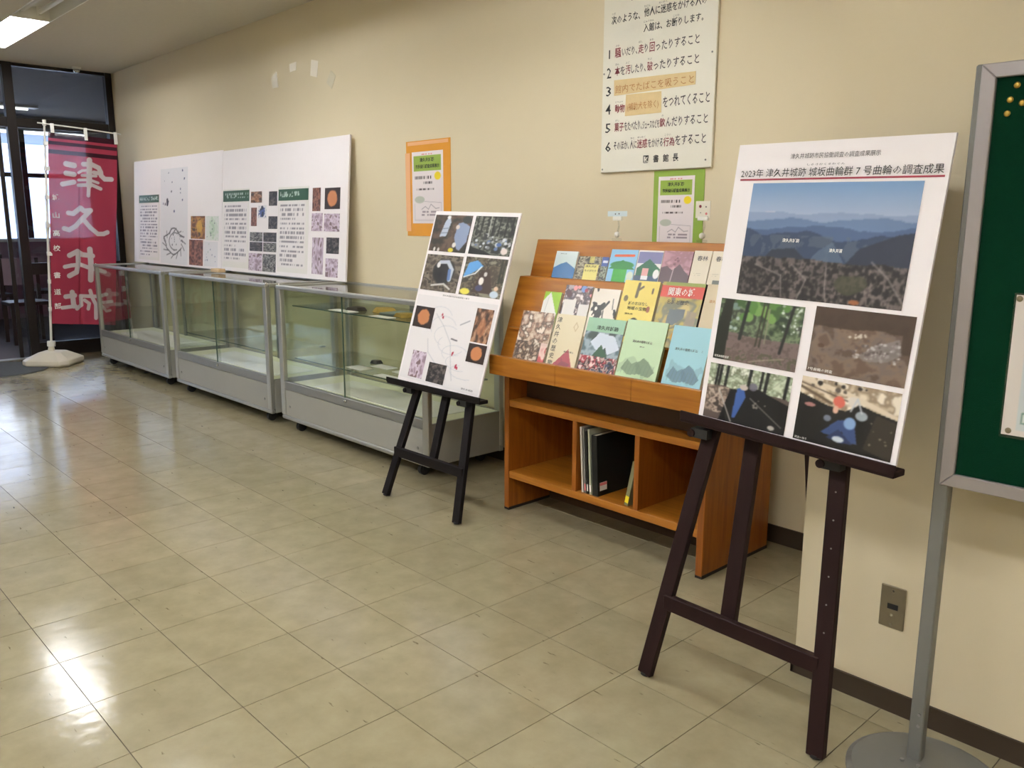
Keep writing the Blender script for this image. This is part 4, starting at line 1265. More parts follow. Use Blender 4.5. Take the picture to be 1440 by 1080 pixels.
put(b2, 'photograph', 0.530, 0.008, 0.977, 0.222, cv)
txt(b2, [('城坂曲輪群遠景', 0.044, 0.232, 0.128, 0.241), ('7号曲輪の調査', 0.548, 0.245, 0.665, 0.255), ('調査の様子', 0.540, 0.012, 0.60, 0.020)], 'inkwhite', 'photo_caption', 0.0, 0.0022)

# board on the small easel
cv = Cv(80, 80, (62, 50, 42), 31)
cv.pal([(40, 36, 30), (70, 56, 46), (92, 74, 60)], 6, 3)
cv.poly([(0.22, 0.4), (0.30, 0.82), (0.40, 0.98), (0.46, 0.8), (0.40, 0.42)], (178, 188, 204)); cv.ell(0.38, 0.93, 0.05, 0.05, (226, 226, 226))
cv.line([(0.24, 0.5), (0.42, 0.52)], 0.02, (110, 120, 134)); cv.line([(0.26, 0.62), (0.42, 0.64)], 0.02, (110, 120, 134))
cv.poly([(0.62, 0.4), (0.66, 0.78), (0.80, 0.82), (0.98, 0.7), (0.96, 0.3), (0.82, 0.06), (0.74, 0.1)], (136, 150, 178)); cv.ell(0.86, 0.88, 0.11, 0.1, (44, 48, 44)); cv.ell(0.66, 0.68, 0.05, 0.06, (214, 200, 188))
cv.ell(0.60, 0.06, 0.07, 0.06, (214, 198, 60)); cv.ell(0.16, 0.06, 0.03, 0.06, (220, 216, 210)); cv.ell(0.27, 0.05, 0.03, 0.06, (206, 200, 196)); cv.ell(0.66, 0.2, 0.05, 0.07, (220, 214, 206))
cv.blur(1)
put(b1, 'photograph', 0.018, 0.766, 0.478, 0.978, cv)
cv = Cv(80, 80, (30, 30, 28), 32)
cv.pal([(24, 26, 24), (60, 62, 54), (120, 122, 110), (36, 38, 34)], 9, 3)
cv.trunks([0.08, 0.2, 0.34, 0.48, 0.62, 0.78, 0.92], 0.03, (16, 16, 14), 0.5, 1.0, 0.01)
cv.trunks([0.40], 0.02, (170, 172, 160), 0.45, 1.0)
cv.blobs(46, (0.05, 0.15, 0.98, 0.52), 0.035, [(196, 200, 204), (120, 122, 124), (40, 40, 40), (160, 160, 160), (90, 110, 150)])
cv.poly([(0, 0), (0, 0.2), (0.4, 0.1), (0.6, 0.0)], (18, 18, 16)); cv.ell(0.85, 0.12, 0.08, 0.08, (220, 206, 200)); cv.ell(0.7, 0.28, 0.06, 0.05, (70, 96, 150))
cv.blur(1)
put(b1, 'photograph', 0.514, 0.766, 0.980, 0.978, cv)
cv = Cv(80, 80, (70, 60, 50), 33)
cv.pal([(60, 52, 44), (92, 82, 70), (120, 110, 96), (44, 38, 32)], 8, 3)
cv.ell(0.55, 0.55, 0.30, 0.34, (30, 28, 28)); cv.line([(0.42, 0.80), (0.62, 0.82), (0.76, 0.62), (0.74, 0.34)], 0.10, (186, 194, 206)); cv.line([(0.70, 0.6), (0.72, 0.36)], 0.08, (96, 124, 176))
cv.ell(0.38, 0.72, 0.05, 0.08, (220, 220, 220)); cv.line([(0.3, 0.15), (0.62, 0.22), (0.8, 0.1)], 0.05, (200, 198, 192)); cv.ell(0.52, 0.44, 0.1, 0.14, (24, 22, 24))
cv.blur(1)
put(b1, 'photograph', 0.024, 0.538, 0.476, 0.746, cv)
cv = Cv(80, 80, (80, 70, 60), 34)
cv.pal([(70, 62, 50), (104, 94, 76), (54, 48, 40), (130, 126, 108)], 8, 3)
cv.poly([(0.02, 0.46), (0.10, 0.84), (0.30, 0.92), (0.46, 0.78), (0.2, 0.56)], (96, 156, 214)); cv.line([(0.04, 0.46), (0.3, 0.58), (0.42, 0.76)], 0.03, (226, 230, 232))
cv.poly([(0.3, 0.1), (0.44, 0.66), (0.62, 0.72), (0.8, 0.1)], (62, 46, 40)); cv.ell(0.48, 0.4, 0.06, 0.1, (232, 228, 222)); cv.ell(0.55, 0.58, 0.04, 0.06, (200, 196, 190))
cv.ell(0.46, 0.22, 0.09, 0.08, (64, 66, 96)); cv.ell(0.14, 0.1, 0.12, 0.08, (226, 214, 90)); cv.ell(0.84, 0.1, 0.1, 0.09, (200, 214, 226)); cv.ell(0.86, 0.25, 0.05, 0.06, (214, 186, 160)); cv.trunks([0.95, 0.88], 0.05, (40, 40, 30), 0.4, 1)
cv.blur(1)
put(b1, 'photograph', 0.512, 0.538, 0.982, 0.750, cv)
cv = Cv(130, 118, (232, 228, 228), 35)
for k in range(7):
    a0 = random.random() * 3; cu_, cv_ = 0.35 + 0.07 * k, 0.75 - 0.09 * k
    cv.line([(cu_ + 0.16 * math.cos(a), cv_ + 0.14 * math.sin(a) * (1 - 0.08 * k)) for a in np.linspace(a0, a0 + 3.4, 12)], 0.005, (196, 198, 206), 0.8)
cv.line([(0.3, 0.8), (0.42, 0.68), (0.55, 0.5), (0.6, 0.3), (0.66, 0.1)], 0.006, (176, 178, 186), 0.8)
cv.line([(0.26, 0.5), (0.30, 0.35), (0.42, 0.24)], 0.006, (176, 178, 186), 0.8)
cv.line([(0.62, 0.72), (0.72, 0.78)], 0.012, (150, 150, 156), 0.8)
for u, v in ((0.375, 0.80), (0.39, 0.77), (0.605, 0.40), (0.60, 0.385), (0.675, 0.27), (0.69, 0.245), (0.672, 0.255)):
    cv.ell(u, v, 0.010, 0.018, (170, 40, 66))
cv.line([(0.55, 0.55), (0.62, 0.54)], 0.012, (70, 66, 70)); 
put(b1, 'site_plan', 0.02, 0.02, 0.985, 0.508, cv, 0.001)
for (u0, v0, u1, v1, k, sd) in ((0.034, 0.320, 0.276, 0.441, 'orange', 1), (0.770, 0.295, 0.960, 0.478, 'earth', 2), (0.768, 0.186, 0.970, 0.287, 'orange', 3), (0.124, 0.034, 0.303, 0.186, 'pale', 4), (0.358, 0.030, 0.575, 0.140, 'dark', 5)):
    put(b1, 'photograph', u0, v0, u1, v1, photo(k, sd + 80, 34, 34), 0.002)
txt(b1, [('津久井城跡市民協働調査の様子', 0.33, 0.514, 0.655, 0.524), ('津久井城跡', 0.787, 0.034, 0.925, 0.045)], 'inkgrey', 'caption')

#==================================================================== BOOK RACK
RX0, RX1 = -0.118, 0.982
RY = 0.745
RB = 1.215
rack = thing('book_rack', 'orange brown wooden display rack with sloping tiers and open cubbies', 'bookshelf', ((RX0 + RX1) / 2, 0.95, 0))
PT = 0.030
for a, b in ((RX0, RX0 + PT), (RX1 - PT, RX1)):
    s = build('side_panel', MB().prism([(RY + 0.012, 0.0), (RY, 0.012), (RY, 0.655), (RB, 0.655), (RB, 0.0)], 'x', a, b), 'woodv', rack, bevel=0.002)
    build('scuffed_edge', MB().box(a - 0.0006, b + 0.0006, RY + 0.002, RB + 0.0006, 0.0005, 0.014), 'scuff', s)
build('bottom_shelf', MB().box(RX0 + PT, RX1 - PT, RY + 0.004, RB - 0.02, 0.158, 0.190), 'wood', rack, bevel=0.0015)
build('middle_shelf', MB().box(RX0 + PT, RX1 - PT, RY + 0.004, RB - 0.02, 0.498, 0.528), 'wood', rack, bevel=0.0015)
for x in (0.304, 0.640):
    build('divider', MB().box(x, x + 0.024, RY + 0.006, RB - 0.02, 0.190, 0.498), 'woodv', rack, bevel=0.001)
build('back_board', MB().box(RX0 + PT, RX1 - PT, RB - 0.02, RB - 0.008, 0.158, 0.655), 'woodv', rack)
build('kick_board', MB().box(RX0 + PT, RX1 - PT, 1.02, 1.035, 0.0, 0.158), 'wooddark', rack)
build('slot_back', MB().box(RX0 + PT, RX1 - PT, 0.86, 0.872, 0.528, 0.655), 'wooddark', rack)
# tiers
for a, b in ((RX0 - 0.014, 0.279), (0.2795, 0.682), (0.6825, RX1 + 0.014)):
    build('lip_board', MB().box(a, b, 0.664, 0.686, 0.655, 0.742), 'wood', rack, bevel=0.002)
build('tray_base', MB().box(RX0 - 0.014, RX1 + 0.014, 0.686, 0.80, 0.655, 0.690), 'wood', rack)
k1 = 0.345
def slope(y, z): return [(y, z)]
lo = [(0.7165, 0.690), (0.7165 + k1 * (1.086 - 0.690) + 0.0, 1.086), (0.905, 1.086), (0.905, 0.690)]
build('lower_tier', MB().prism(lo, 'x', RX0 - 0.014, RX1 + 0.014), 'wood', rack, bevel=0.002)
yl = 0.7165 + k1 * 0.396
upr = [(0.905, 1.02), (0.905, 1.052), (0.963, 1.25), (0.985, 1.25), (1.03, 0.690), (0.905, 0.690)]
build('upper_tier', MB().prism(upr, 'x', RX0 - 0.010, RX1 + 0.010), 'wood', rack, bevel=0.002)
build('book_ledge', MB().prism([(0.7165 + k1 * 0.165 - 0.02, 0.855), (0.7165 + k1 * 0.165, 0.855), (0.7165 + k1 * 0.173, 0.863), (0.7165 + k1 * 0.173 - 0.022, 0.863)], 'x', RX0 + 0.02, RX1 - 0.02), 'wood', rack)
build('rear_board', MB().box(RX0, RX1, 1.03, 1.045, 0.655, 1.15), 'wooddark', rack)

def cover_book(x0, x1, zb, zt, y0, z0, k, th, cv, lab, edge='bookpage', spine=None, texts=(), grp='books shown face out on the rack'):
    """face-out book: front plane y = y0 + k (z - z0); thickness th behind it"""
    v = Vector((0, k, 1)).normalized()
    u = X_
    n = u.cross(v)
    P = Vector((x0, y0 + k * (zb - z0), zb))
    hgt = (zt - zb) * math.sqrt(1 + k * k)
    w = x1 - x0
    t = thing('book', lab, 'book', P + u * w / 2, grp)
    build('pages', MB().slab(P - n * (th - 0.0008) + u * 0.001, u, v, n, w - 0.002, hgt - 0.002, th - 0.0016), edge, t)
    build('back_cover', MB().slab(P - n * th, u, v, n, w, hgt, 0.0008), 'paper' if spine is None else spine, t)
    if spine: build('spine', MB().slab(P + u * (w - 0.0006) - n * th, u, v, n, 0.0012, hgt, th), spine, t)
    sheet('front_cover', t, P, u, v, w, hgt, cv, 'gloss', 0.0002)
    for m_, items in texts:
        letters('cover_lettering', [(s, P + u * (w * a) + v * (hgt * b) + n * 0.0006, u, v, w * (c - a), hgt * (d - b)) for s, a, b, c, d in items], m_, t, 0.01)
    return t

F = dict(y0=0.6965, z0=0.74, k=k1, th=0.013)
F0, F1 = 0.6905, None
def cvb(w, h, c, seed): return Cv(w, h, c, seed)
# front row
cv = cvb(60, 84, (206, 190, 170), 50); cv.pal([(214, 200, 182), (190, 168, 146), (150, 116, 100), (96, 80, 66), (226, 214, 200)], 9, 4)
cv.pal([(206, 196, 180), (120, 100, 84), (70, 58, 50), (176, 150, 130)], 12, 3, 0, 0.1, 1, 0.5); cv.rect(0.78, 0, 0.97, 0.5, (214, 190, 182)); cv.pal([(190, 90, 90), (224, 200, 190), (206, 150, 146)], 9, 2, 0.78, 0, 0.96, 0.45)
cover_book(-0.014, 0.181, F0, 0.944, cv=cv, lab='book with a crowded sepia crowd scene, leftmost in the front row of the rack', **F)
cv = cvb(60, 84, (222, 210, 178), 51); cv.poly([(0.10, 0), (0.14, 0.14), (0.66, 0.46), (0.92, 0.14), (0.92, 0)], (168, 88, 96)); cv.ell(0.62, 0.22, 0.18, 0.05, (120, 76, 84), 0.7, 1); cv.line([(0.72, 0.88), (0.80, 0.82), (0.74, 0.75), (0.66, 0.81), (0.72, 0.88)], 0.02, (190, 170, 130))
cover_book(0.193, 0.358, F0, 0.946, cv=cv, lab='cream book with a dull red triangle and vertical title in the front row', texts=[('inkgrey', [(c, 0.06, 0.86 - 0.115 * q, 0.22, 0.95 - 0.115 * q) for q, c in enumerate('津久井の歴史物')]), ('ink', [('津久井郷土', 0.52, 0.40, 0.86, 0.43)])], **F)
cv = cvb(60, 84, (150, 190, 160), 52); cv.rect(0, 0.0, 1, 0.78, (110, 130, 140)); cv.pal([(80, 100, 106), (150, 166, 176), (50, 66, 62)], 5, 3, 0, 0.42, 1, 0.78)
cv.poly([(0.2, 0.62), (0.4, 0.78), (0.8, 0.74), (0.98, 0.56), (0.7, 0.46), (0.62, 0.56), (0.44, 0.48)], (206, 216, 228)); cv.poly([(0.3, 0.4), (0.5, 0.6), (0.75, 0.4)], (52, 84, 62))
cv.pal([(226, 206, 200), (160, 60, 70), (40, 36, 40), (190, 160, 150), (60, 70, 90), (30, 26, 30)], 16, 2, 0, 0.08, 1, 0.42); cv.blobs(14, (0, 0.0, 1, 0.07), 0.04, [(236, 234, 230), (120, 110, 110)])
cover_book(0.372, 0.568, F0, 0.946, cv=cv, lab='book with a mountain and crowd photo under a green band, middle of front row', texts=[('ink', [('津久井城跡', 0.28, 0.82, 0.86, 0.89)])], **F)
def hills(cv, c):
    cv.ell(0.5, 0.34, 0.44, 0.10, c, 0.25, 1.0)
    for sx in (0.0, 0.0):
        cv.poly([(0.10, 0.30), (0.22, 0.44), (0.34, 0.38), (0.46, 0.42), (0.58, 0.36), (0.62, 0.26), (0.3, 0.22)], c, 0.55)
        cv.poly([(0.44, 0.38), (0.60, 0.48), (0.72, 0.44), (0.92, 0.30), (0.80, 0.22), (0.5, 0.26)], c, 0.65)
    for q in range(9):
        cv.line([(0.12 + 0.09 * q, 0.24), (0.17 + 0.09 * q, 0.38)], 0.01, (90, 110, 100), 0.5)
    return cv
cv = hills(cvb(60, 84, (190, 216, 176), 53), (112, 132, 108)); cv.marks(0.06, 0.03, 0.2, 0.06, 1, (120, 130, 110))
cover_book(0.575, 0.770, F0, 0.954, cv=cv, lab='pale green thick book with a hill drawing in the front row', spine=flat('green spine', (150, 166, 120)), y0=0.6965, z0=0.74, k=k1, th=0.013,
           texts=[('inkgrey', [('津久井の植物と城山', 0.24, 0.68, 0.72, 0.72), ('津久井', 0.44, 0.62, 0.56, 0.64)])])
cv = hills(cvb(60, 84, (156, 204, 214), 54), (96, 124, 140))
cover_book(0.797, 0.968, F0, 0.951, cv=cv, lab='light blue book with a hill drawing, rightmost in the front row', texts=[('inkgrey', [('津久井の植物と城山', 0.16, 0.66, 0.74, 0.70), ('二', 0.84, 0.67, 0.88, 0.69)])], **F)
# second row
Mm = dict(y0=0.736, z0=0.84, k=k1, th=0.010)
m0 = 0.866
cv = cvb(40, 56, (140, 184, 40), 55); cv.poly([(0, 0), (0, 0.75), (0.36, 0.98), (0.95, 0.42), (1, 0)], (222, 222, 214)); cv.line([(0.3, 0.85), (0.2, 0.4)], 0.03, (180, 184, 176))
cover_book(0.086, 0.184, m0, 1.032, cv=cv, lab='small booklet with a lime corner and white peak at left of second row', **Mm)
cv = cvb(56, 80, (150, 140, 140), 56); cv.pal([(226, 216, 214), (110, 96, 96), (60, 54, 60), (170, 160, 164)], 8, 3); cv.blobs(8, (0, 0.78, 1, 0.98), 0.07, [(70, 40, 46), (120, 150, 200), (224, 150, 150), (150, 60, 70)])
cv.rect(0.06, 0.12, 0.50, 0.70, (224, 220, 214)); cv.rect(0.06, 0.02, 0.56, 0.12, (50, 46, 50)); cv.rect(0.62, 0.0, 0.98, 0.62, (220, 216, 210)); cv.ell(0.78, 0.14, 0.1, 0.12, (60, 66, 84), 1, 0.5)
cover_book(0.200, 0.352, m0, 1.066, cv=cv, lab='magazine with black and white picture panels in the second row', **Mm)
cv = cvb(56, 80, (230, 222, 208), 57); cv.ell(0.28, 0.52, 0.24, 0.15, (38, 38, 34), 1, 1.6); cv.line([(0.2, 0.5), (0.5, 0.6), (0.66, 0.74)], 0.07, (44, 44, 40)); cv.line([(0.52, 0.55), (0.56, 0.2)], 0.05, (90, 90, 84)); cv.blobs(5, (0.05, 0.35, 0.4, 0.6), 0.04, [(234, 228, 216)]); cv.line([(0.8, 0.8), (0.84, 0.6)], 0.03, (60, 60, 58)); cv.ell(0.8, 0.3, 0.14, 0.1, (228, 206, 190), 0.7)
cover_book(0.358, 0.500, m0, 1.061, cv=cv, lab='off white book with a black ink horse figure in the second row', **Mm)
cv = cvb(60, 84, (228, 208, 108), 58)
cv.line([(0.42, 0.74), (0.44, 0.94)], 0.08, (70, 60, 30)); cv.line([(0.44, 0.84), (0.56, 0.9)], 0.05, (70, 60, 30)); cv.ell(0.14, 0.70, 0.06, 0.05, (110, 96, 50)); cv.ell(0.84, 0.84, 0.03, 0.05, (80, 60, 36)); cv.ell(0.82, 0.55, 0.05, 0.05, (120, 60, 40)); cv.ell(0.84, 0.25, 0.04, 0.06, (90, 70, 40))
cv.rect(0.34, 0.1, 0.62, 0.34, (70, 72, 64)); cv.ell(0.5, 0.3, 0.13, 0.1, (40, 44, 40)); cv.rect(0.42, 0.1, 0.56, 0.2, (206, 200, 150))
cover_book(0.510, 0.683, m0, 1.102, cv=cv, lab='yellow book with small dark pictures in the second row', texts=[('ink', [('城のおはなし', 0.24, 0.60, 0.80, 0.66), ('地域の宝物', 0.24, 0.52, 0.78, 0.58), ('津久井', 0.2, 0.44, 0.44, 0.47)])], y0=0.736, z0=0.84, k=k1, th=0.018)
cv = cvb(60, 84, (150, 142, 90), 59); cv.pal([(150, 142, 96), (176, 160, 84), (110, 110, 86), (190, 170, 110)], 4, 3); cv.rect(0, 0.76, 1, 0.94, (184, 62, 44)); cv.rect(0.1, 0.94, 1, 1, (140, 150, 70))
cv.poly([(0.28, 0.35), (0.30, 0.58), (0.66, 0.6), (0.66, 0.46), (0.44, 0.34)], (92, 100, 102)); cv.ell(0.62, 0.18, 0.16, 0.08, (176, 132, 50)); cv.poly([(0.7, 0.3), (0.72, 0.58), (0.94, 0.56), (0.92, 0.3)], (140, 128, 110), 0.8)
cover_book(0.695, 0.888, m0, 1.105, cv=cv, lab='thick book with a red title band over a yellow map in second row', spine='bookblack', texts=[('inkwhite', [('関東の城', 0.18, 0.79, 0.80, 0.92)]), ('ink', [('名城と歴史', 0.2, 0.66, 0.72, 0.73)])], y0=0.736, z0=0.84, k=k1, th=0.022)
cv = cvb(40, 84, (206, 190, 156), 60); cv.rect(0, 0.0, 1, 0.34, (110, 100, 92)); cv.rect(0.0, 0.24, 1, 0.34, (70, 66, 62))
cover_book(0.897, 0.968, m0, 1.106, cv=cv, lab='beige book with a grey picture, rightmost in the second row', texts=[('inkbrown', [('津久井', 0.3, 0.72, 0.9, 0.77)])], **Mm)
# top row
Tt = dict(y0=0.876, z0=1.06, k=0.32, th=0.008)
t0 = 1.0866
cv = cvb(50, 70, (176, 206, 220), 61); cv.grad(0.4, 1.0, (196, 214, 214), (206, 220, 220)); cv.poly([(0, 0), (0, 0.36), (0.3, 0.52), (0.55, 0.60), (0.9, 0.42), (1, 0.36), (1, 0)], (62, 110, 160))
cover_book(0.037, 0.167, t0, 1.202, cv=cv, lab='light blue booklet with a blue mountain, leftmost in the top row', texts=[('inkgrey', [('津久井', 0.2, 0.88, 0.5, 0.92)])], **Tt)
cv = cvb(50, 70, (90, 86, 70), 62); cv.pal([(40, 42, 40), (110, 106, 90), (170, 164, 140), (76, 70, 56)], 8, 3); cv.rect(0.34, 0.0, 0.92, 0.66, (222, 214, 130)); cv.rect(0.5, 0.72, 0.7, 1, (206, 196, 110), 0.8)
cover_book(0.175, 0.308, t0, 1.184, cv=cv, lab='book with a dark photo and yellow title panel in the top row', texts=[('ink', [('津久井城', 0.38, 0.52, 0.88, 0.62), ('ものがたり', 0.38, 0.34, 0.88, 0.44)])], **Tt)
cv = cvb(20, 70, (70, 90, 150), 63); cv.rect(0, 0, 1, 0.6, (110, 120, 110)); cv.pal([(60, 60, 56), (150, 160, 140), (90, 100, 90)], 8, 2, 0, 0, 1, 0.6); cv.rect(0.2, 0.74, 0.9, 0.84, (220, 226, 236))
cover_book(0.311, 0.347, t0, 1.184, cv=cv, lab='narrow blue topped booklet beside the yellow titled one in the top row', **Tt)
cv = cvb(56, 76, (140, 190, 222), 64); cv.ell(0.5, 0.52, 0.42, 0.12, (34, 116, 50)); cv.rect(0.22, 0.0, 0.72, 0.45, (58, 150, 58)); cv.poly([(0.02, 0.4), (0.5, 0.68), (0.98, 0.4)], (34, 116, 50)); cv.line([(0.2, 0.80), (0.85, 0.82)], 0.10, (206, 90, 56)); cv.ell(0.85, 0.2, 0.12, 0.14, (206, 216, 200))
cover_book(0.352, 0.494, t0, 1.217, cv=cv, lab='sky blue picture book with a large green roof in the top row', **Tt)
cv = cvb(56, 76, (234, 232, 230), 65); cv.rect(0.04, 0.6, 0.98, 0.95, (120, 120, 160)); cv.poly([(0.05, 0.45), (0.5, 0.74), (0.98, 0.45), (0.98, 0.2), (0.05, 0.2)], (30, 90, 62)); cv.rect(0.02, 0.0, 0.98, 0.24, (50, 76, 100)); cv.rect(0.28, 0.24, 0.54, 0.46, (214, 160, 156)); cv.ell(0.86, 0.3, 0.12, 0.14, (226, 228, 226)); cv.rect(0.28, 0.12, 0.56, 0.24, (226, 226, 226))
cover_book(0.497, 0.620, t0, 1.217, cv=cv, lab='picture book with a dark green house and white border in the top row', **Tt)
cv = cvb(56, 76, (176, 136, 146), 66); cv.pal([(176, 136, 146), (150, 110, 120), (190, 150, 160)], 4, 3); cv.poly([(0, 0), (0, 0.5), (0.2, 0.56), (0.4, 0.44), (0.62, 0.62), (0.85, 0.4), (1, 0.3), (1, 0)], (84, 66, 72)); cv.line([(0.4, 0.0), (0.44, 0.5)], 0.03, (200, 180, 184)); cv.blobs(4, (0.4, 0.6, 0.7, 0.85), 0.04, [(110, 76, 88)])
cover_book(0.622, 0.760, t0, 1.218, cv=cv, lab='dusky pink picture book with a dark hut in the top row', spine=flat('plum spine', (110, 60, 70)), **Tt)
for x0, x1, lab, sd in ((0.764, 0.843, 'cream booklet in the top row, left of its twin', 67), (0.847, 0.926, 'cream booklet in the top row, half hidden by the easel board', 68)):
    cv = cvb(40, 60, (226, 216, 194), sd); cv.marks(0.2, 0.3, 0.6, 0.4, 2, (190, 182, 160)); 
    if sd == 68: cv.rect(0.3, 0.04, 0.9, 0.22, (96, 100, 92))
    cover_book(x0, x1, t0, 1.222, cv=cv, lab=lab, texts=[('inkgrey', [('春林', 0.24, 0.72, 0.84, 0.86)])], grp='cream booklets in the top row', **Tt)

# books lying in wait in the middle cubby
def upright(x, dx, th, h, d, m, lab, tag_=None, page='bookpage'):
    """upright book, spine forward at y 0.765; leans by dx at the top"""
    z0_ = 0.190
    t = thing('book', lab, 'book', (x, 0.765, z0_), 'books standing in the middle cubby')
    u = Vector((1, 0, 0)); v = Vector((dx, 0, h)).normalized(); n = Vector((0, 1, 0))
    u = Vector((v.z, 0, -v.x))
    P = Vector((x, 0.765, z0_ + (th * v.x if v.x > 0 else 0.0)))
    H = math.sqrt(h * h - 0)
    build('cover', MB().slab(P, u, v, n, 0.0015, H, d).slab(P + u * (th - 0.0015), u, v, n, 0.0015, H, d), m, t)
    build('spine', MB().slab(P, u, v, n, th, H, 0.0015), m, t)
    build('pages', MB().slab(P + u * 0.0015 + n * 0.0015 + v * 0.002, u, v, n, th - 0.003, H - 0.004, d - 0.004), page, t)
    if tag_:
        build('shelf_label', MB().slab(P + v * 0.012 - n * 0.0004 + u * 0.001, u, v, n, th - 0.002, 0.03, 0.0004), tag_, t)
    return t, P, u, v, n
upright(0.3505, -0.018, 0.011, 0.285, 0.21, flat('off white cover', (214, 206, 192)), 'tall off white book, leftmost in the middle cubby')
upright(0.3665, -0.018, 0.010, 0.282, 0.21, flat('grey cover', (120, 118, 112)), 'tall grey book beside the off white one', 'inkpink')
upright(0.3800, -0.018, 0.010, 0.272, 0.21, 'bookblack', 'thin black book between two pale ones in the cubby', 'paper')
upright(0.3950, -0.018, 0.012, 0.282, 0.21, flat('pale green cover', (178, 182, 156)), 'tall pale green book in the middle cubby', 'paper')
t, P, u, v, n = upright(0.4140, -0.014, 0.030, 0.262, 0.25, 'bookblack', 'thick black book with a small shelf label on its cover')
q = P + u * 0.0302 + n * 0.012 + v * 0.022
build('shelf_label', MB().slab(q, n, v, u, 0.045, 0.035, 0.0006), 'paper', t)
build('label_stripe', MB().slab(q + v * 0.022 + u * 0.0006, n, v, u, 0.045, 0.012, 0.0004), 'inkpink', t)
upright(0.5830, 0.040, 0.020, 0.195, 0.18, flat('mottled olive cover', (128, 124, 92)), 'short olive book leaning right against the cubby divider', 'yellow')

# clip stands on top of the rack
def clip(x, lab, cw, ch, zc, m, dots):
    y = 0.974
    t = thing('card_clip', lab, 'clip stand', (x, y, 1.25), 'clear clip stands on top of the rack')
    build('base_clip', MB().box(x - 0.018, x + 0.018, y - 0.016, y + 0.014, 1.2505, 1.262), 'clear', t, bevel=0.003)
    build('knuckle', MB().lathe([(0.003, -0.012), (0.010, -0.008), (0.012, 0), (0.010, 0.008), (0.003, 0.012)], (x, y, 1.277), 14), 'plastic', t)
    build('stem', MB().path([(x, y, 1.262), (x + 0.004, y, 1.29), (x + 0.010, y, 1.31), (x + 0.006, y, 1.335)], 0.0035, 8), 'clear', t)
    build('jaw', MB().box(x - 0.022, x + 0.026, y - 0.006, y + 0.004, 1.335, 1.352), 'plastic', t, bevel=0.002)
    c = build('card', MB().box(x - cw / 2, x + cw / 2, y - 0.0015, y - 0.0002, zc, zc + ch), m, t)
    for dx, dz, mm, r in dots:
        build('card_mark', MB().tube((x + dx, y - 0.0023, zc + dz), (x + dx, y - 0.0015, zc + dz), r, 8), mm, c)
clip(0.335, 'clear clip stand with a wide pale card, left on the rack top', 0.105, 0.022, 1.352, flat('pale blue card', (206, 220, 224)), [(-0.01, 0.01, 'inkgrey', 0.003), (0.01, 0.011, 'inkgrey', 0.003)])
clip(0.760, 'clear clip stand with a small square card, right on the rack top', 0.066, 0.064, 1.345, flat('cream card', (226, 220, 204)), [(-0.012, 0.044, 'inkred', 0.006), (0.014, 0.042, 'inkgrey', 0.003), (0.016, 0.016, 'inkpink', 0.005), (-0.01, 0.02, 'inkgrey', 0.002)])

#==================================================================== BANNER
t = thing('banner_stand', 'red vertical Japanese banner on a white pole with weighted plastic foot', 'banner', (-5.98, 0.37, 0))
c0 = Vector((-5.98, 0.385, 0))
e_ = Vector((0.66, 0.75, 0)).normalized(); n_ = Vector((0.75, -0.66, 0)).normalized()
def ring(hx, hy, ch, z):
    p = [(-hx + ch, -hy), (hx - ch, -hy), (hx, -hy + ch), (hx, hy - ch), (hx - ch, hy), (-hx + ch, hy), (-hx, hy - ch), (-hx, -hy + ch)]
    return [c0 + e_ * a - n_ * b + Vector((0, 0, z)) for a, b in p]
mb = MB()
rings = [ring(0.200, 0.200, 0.06, 0.004), ring(0.212, 0.212, 0.06, 0.02), ring(0.210, 0.210, 0.06, 0.058), ring(0.19, 0.19, 0.06, 0.072), ring(0.10, 0.10, 0.03, 0.122), ring(0.05, 0.05, 0.02, 0.130)]
vs = [p for r in rings for p in r]
fs = [tuple(range(7, -1, -1)), tuple(range(40, 48))]
for k in range(5):
    for i in range(8):
        fs.append((k * 8 + i, k * 8 + (i + 1) % 8, (k + 1) * 8 + (i + 1) % 8, (k + 1) * 8 + i))
mb.add(vs, fs)
build('water_base', mb, 'cream', t, bevel=0.004)
pb, ptp = Vector((-5.98, 0.372, 0.12)), Vector((-5.98, 0.502, 2.20))
pd = (ptp - pb).normalized()
build('socket', MB().tube(pb, pb + pd * 0.05, 0.032, 14, 0.024), 'cream', t)
build('collar_nut', MB().tube(pb + pd * 0.05, pb + pd * 0.10, 0.036, 10), 'plastic', t, bevel=0.002)
build('pole', MB().tube(pb + pd * 0.10, pb + pd * 1.15, 0.011, 12), 'plastic', t)
build('upper_pole', MB().tube(pb + pd * 1.15, ptp, 0.009, 12), 'plastic', t)
build('pole_joint', MB().tube(pb + pd * 1.12, pb + pd * 1.20, 0.015, 12), 'plastic', t)
build('pole_cap', MB().tube(ptp - pd * 0.03, ptp + pd * 0.02, 0.016, 12), 'plastic', t)
BX = -5.95
build('top_arm', MB().path([(BX - 0.015, 0.44, 2.188), (BX - 0.005, 0.80, 2.165), (BX - 0.005, 1.15, 2.135)], 0.006, 8), 'plastic', t)
for y, z in ((0.555, 2.155), (0.835, 2.135), (1.10, 2.115)):
    build('loop', MB().box(BX - 0.010, BX + 0.004, y - 0.014, y + 0.014, z - 0.075, z + 0.035), 'inkwhite', t)
for f in (0.07, 0.22, 0.37, 0.52, 0.67, 0.82, 0.95):
    p = pb + pd * (0.28 + f * 1.70)
    build('side_loop', MB().box(BX - 0.035, BX + 0.002, p.y - 0.014, p.y + 0.024, p.z - 0.018, p.z + 0.018), 'inkwhite', t)
cv = Cv(190, 560, (172, 62, 82), 90)
DK = (64, 30, 38)
for a, b in ((0.972, 1.0), (0.940, 0.958), (0.893, 0.915)):
    cv.rect(0, a, 1, b, DK)
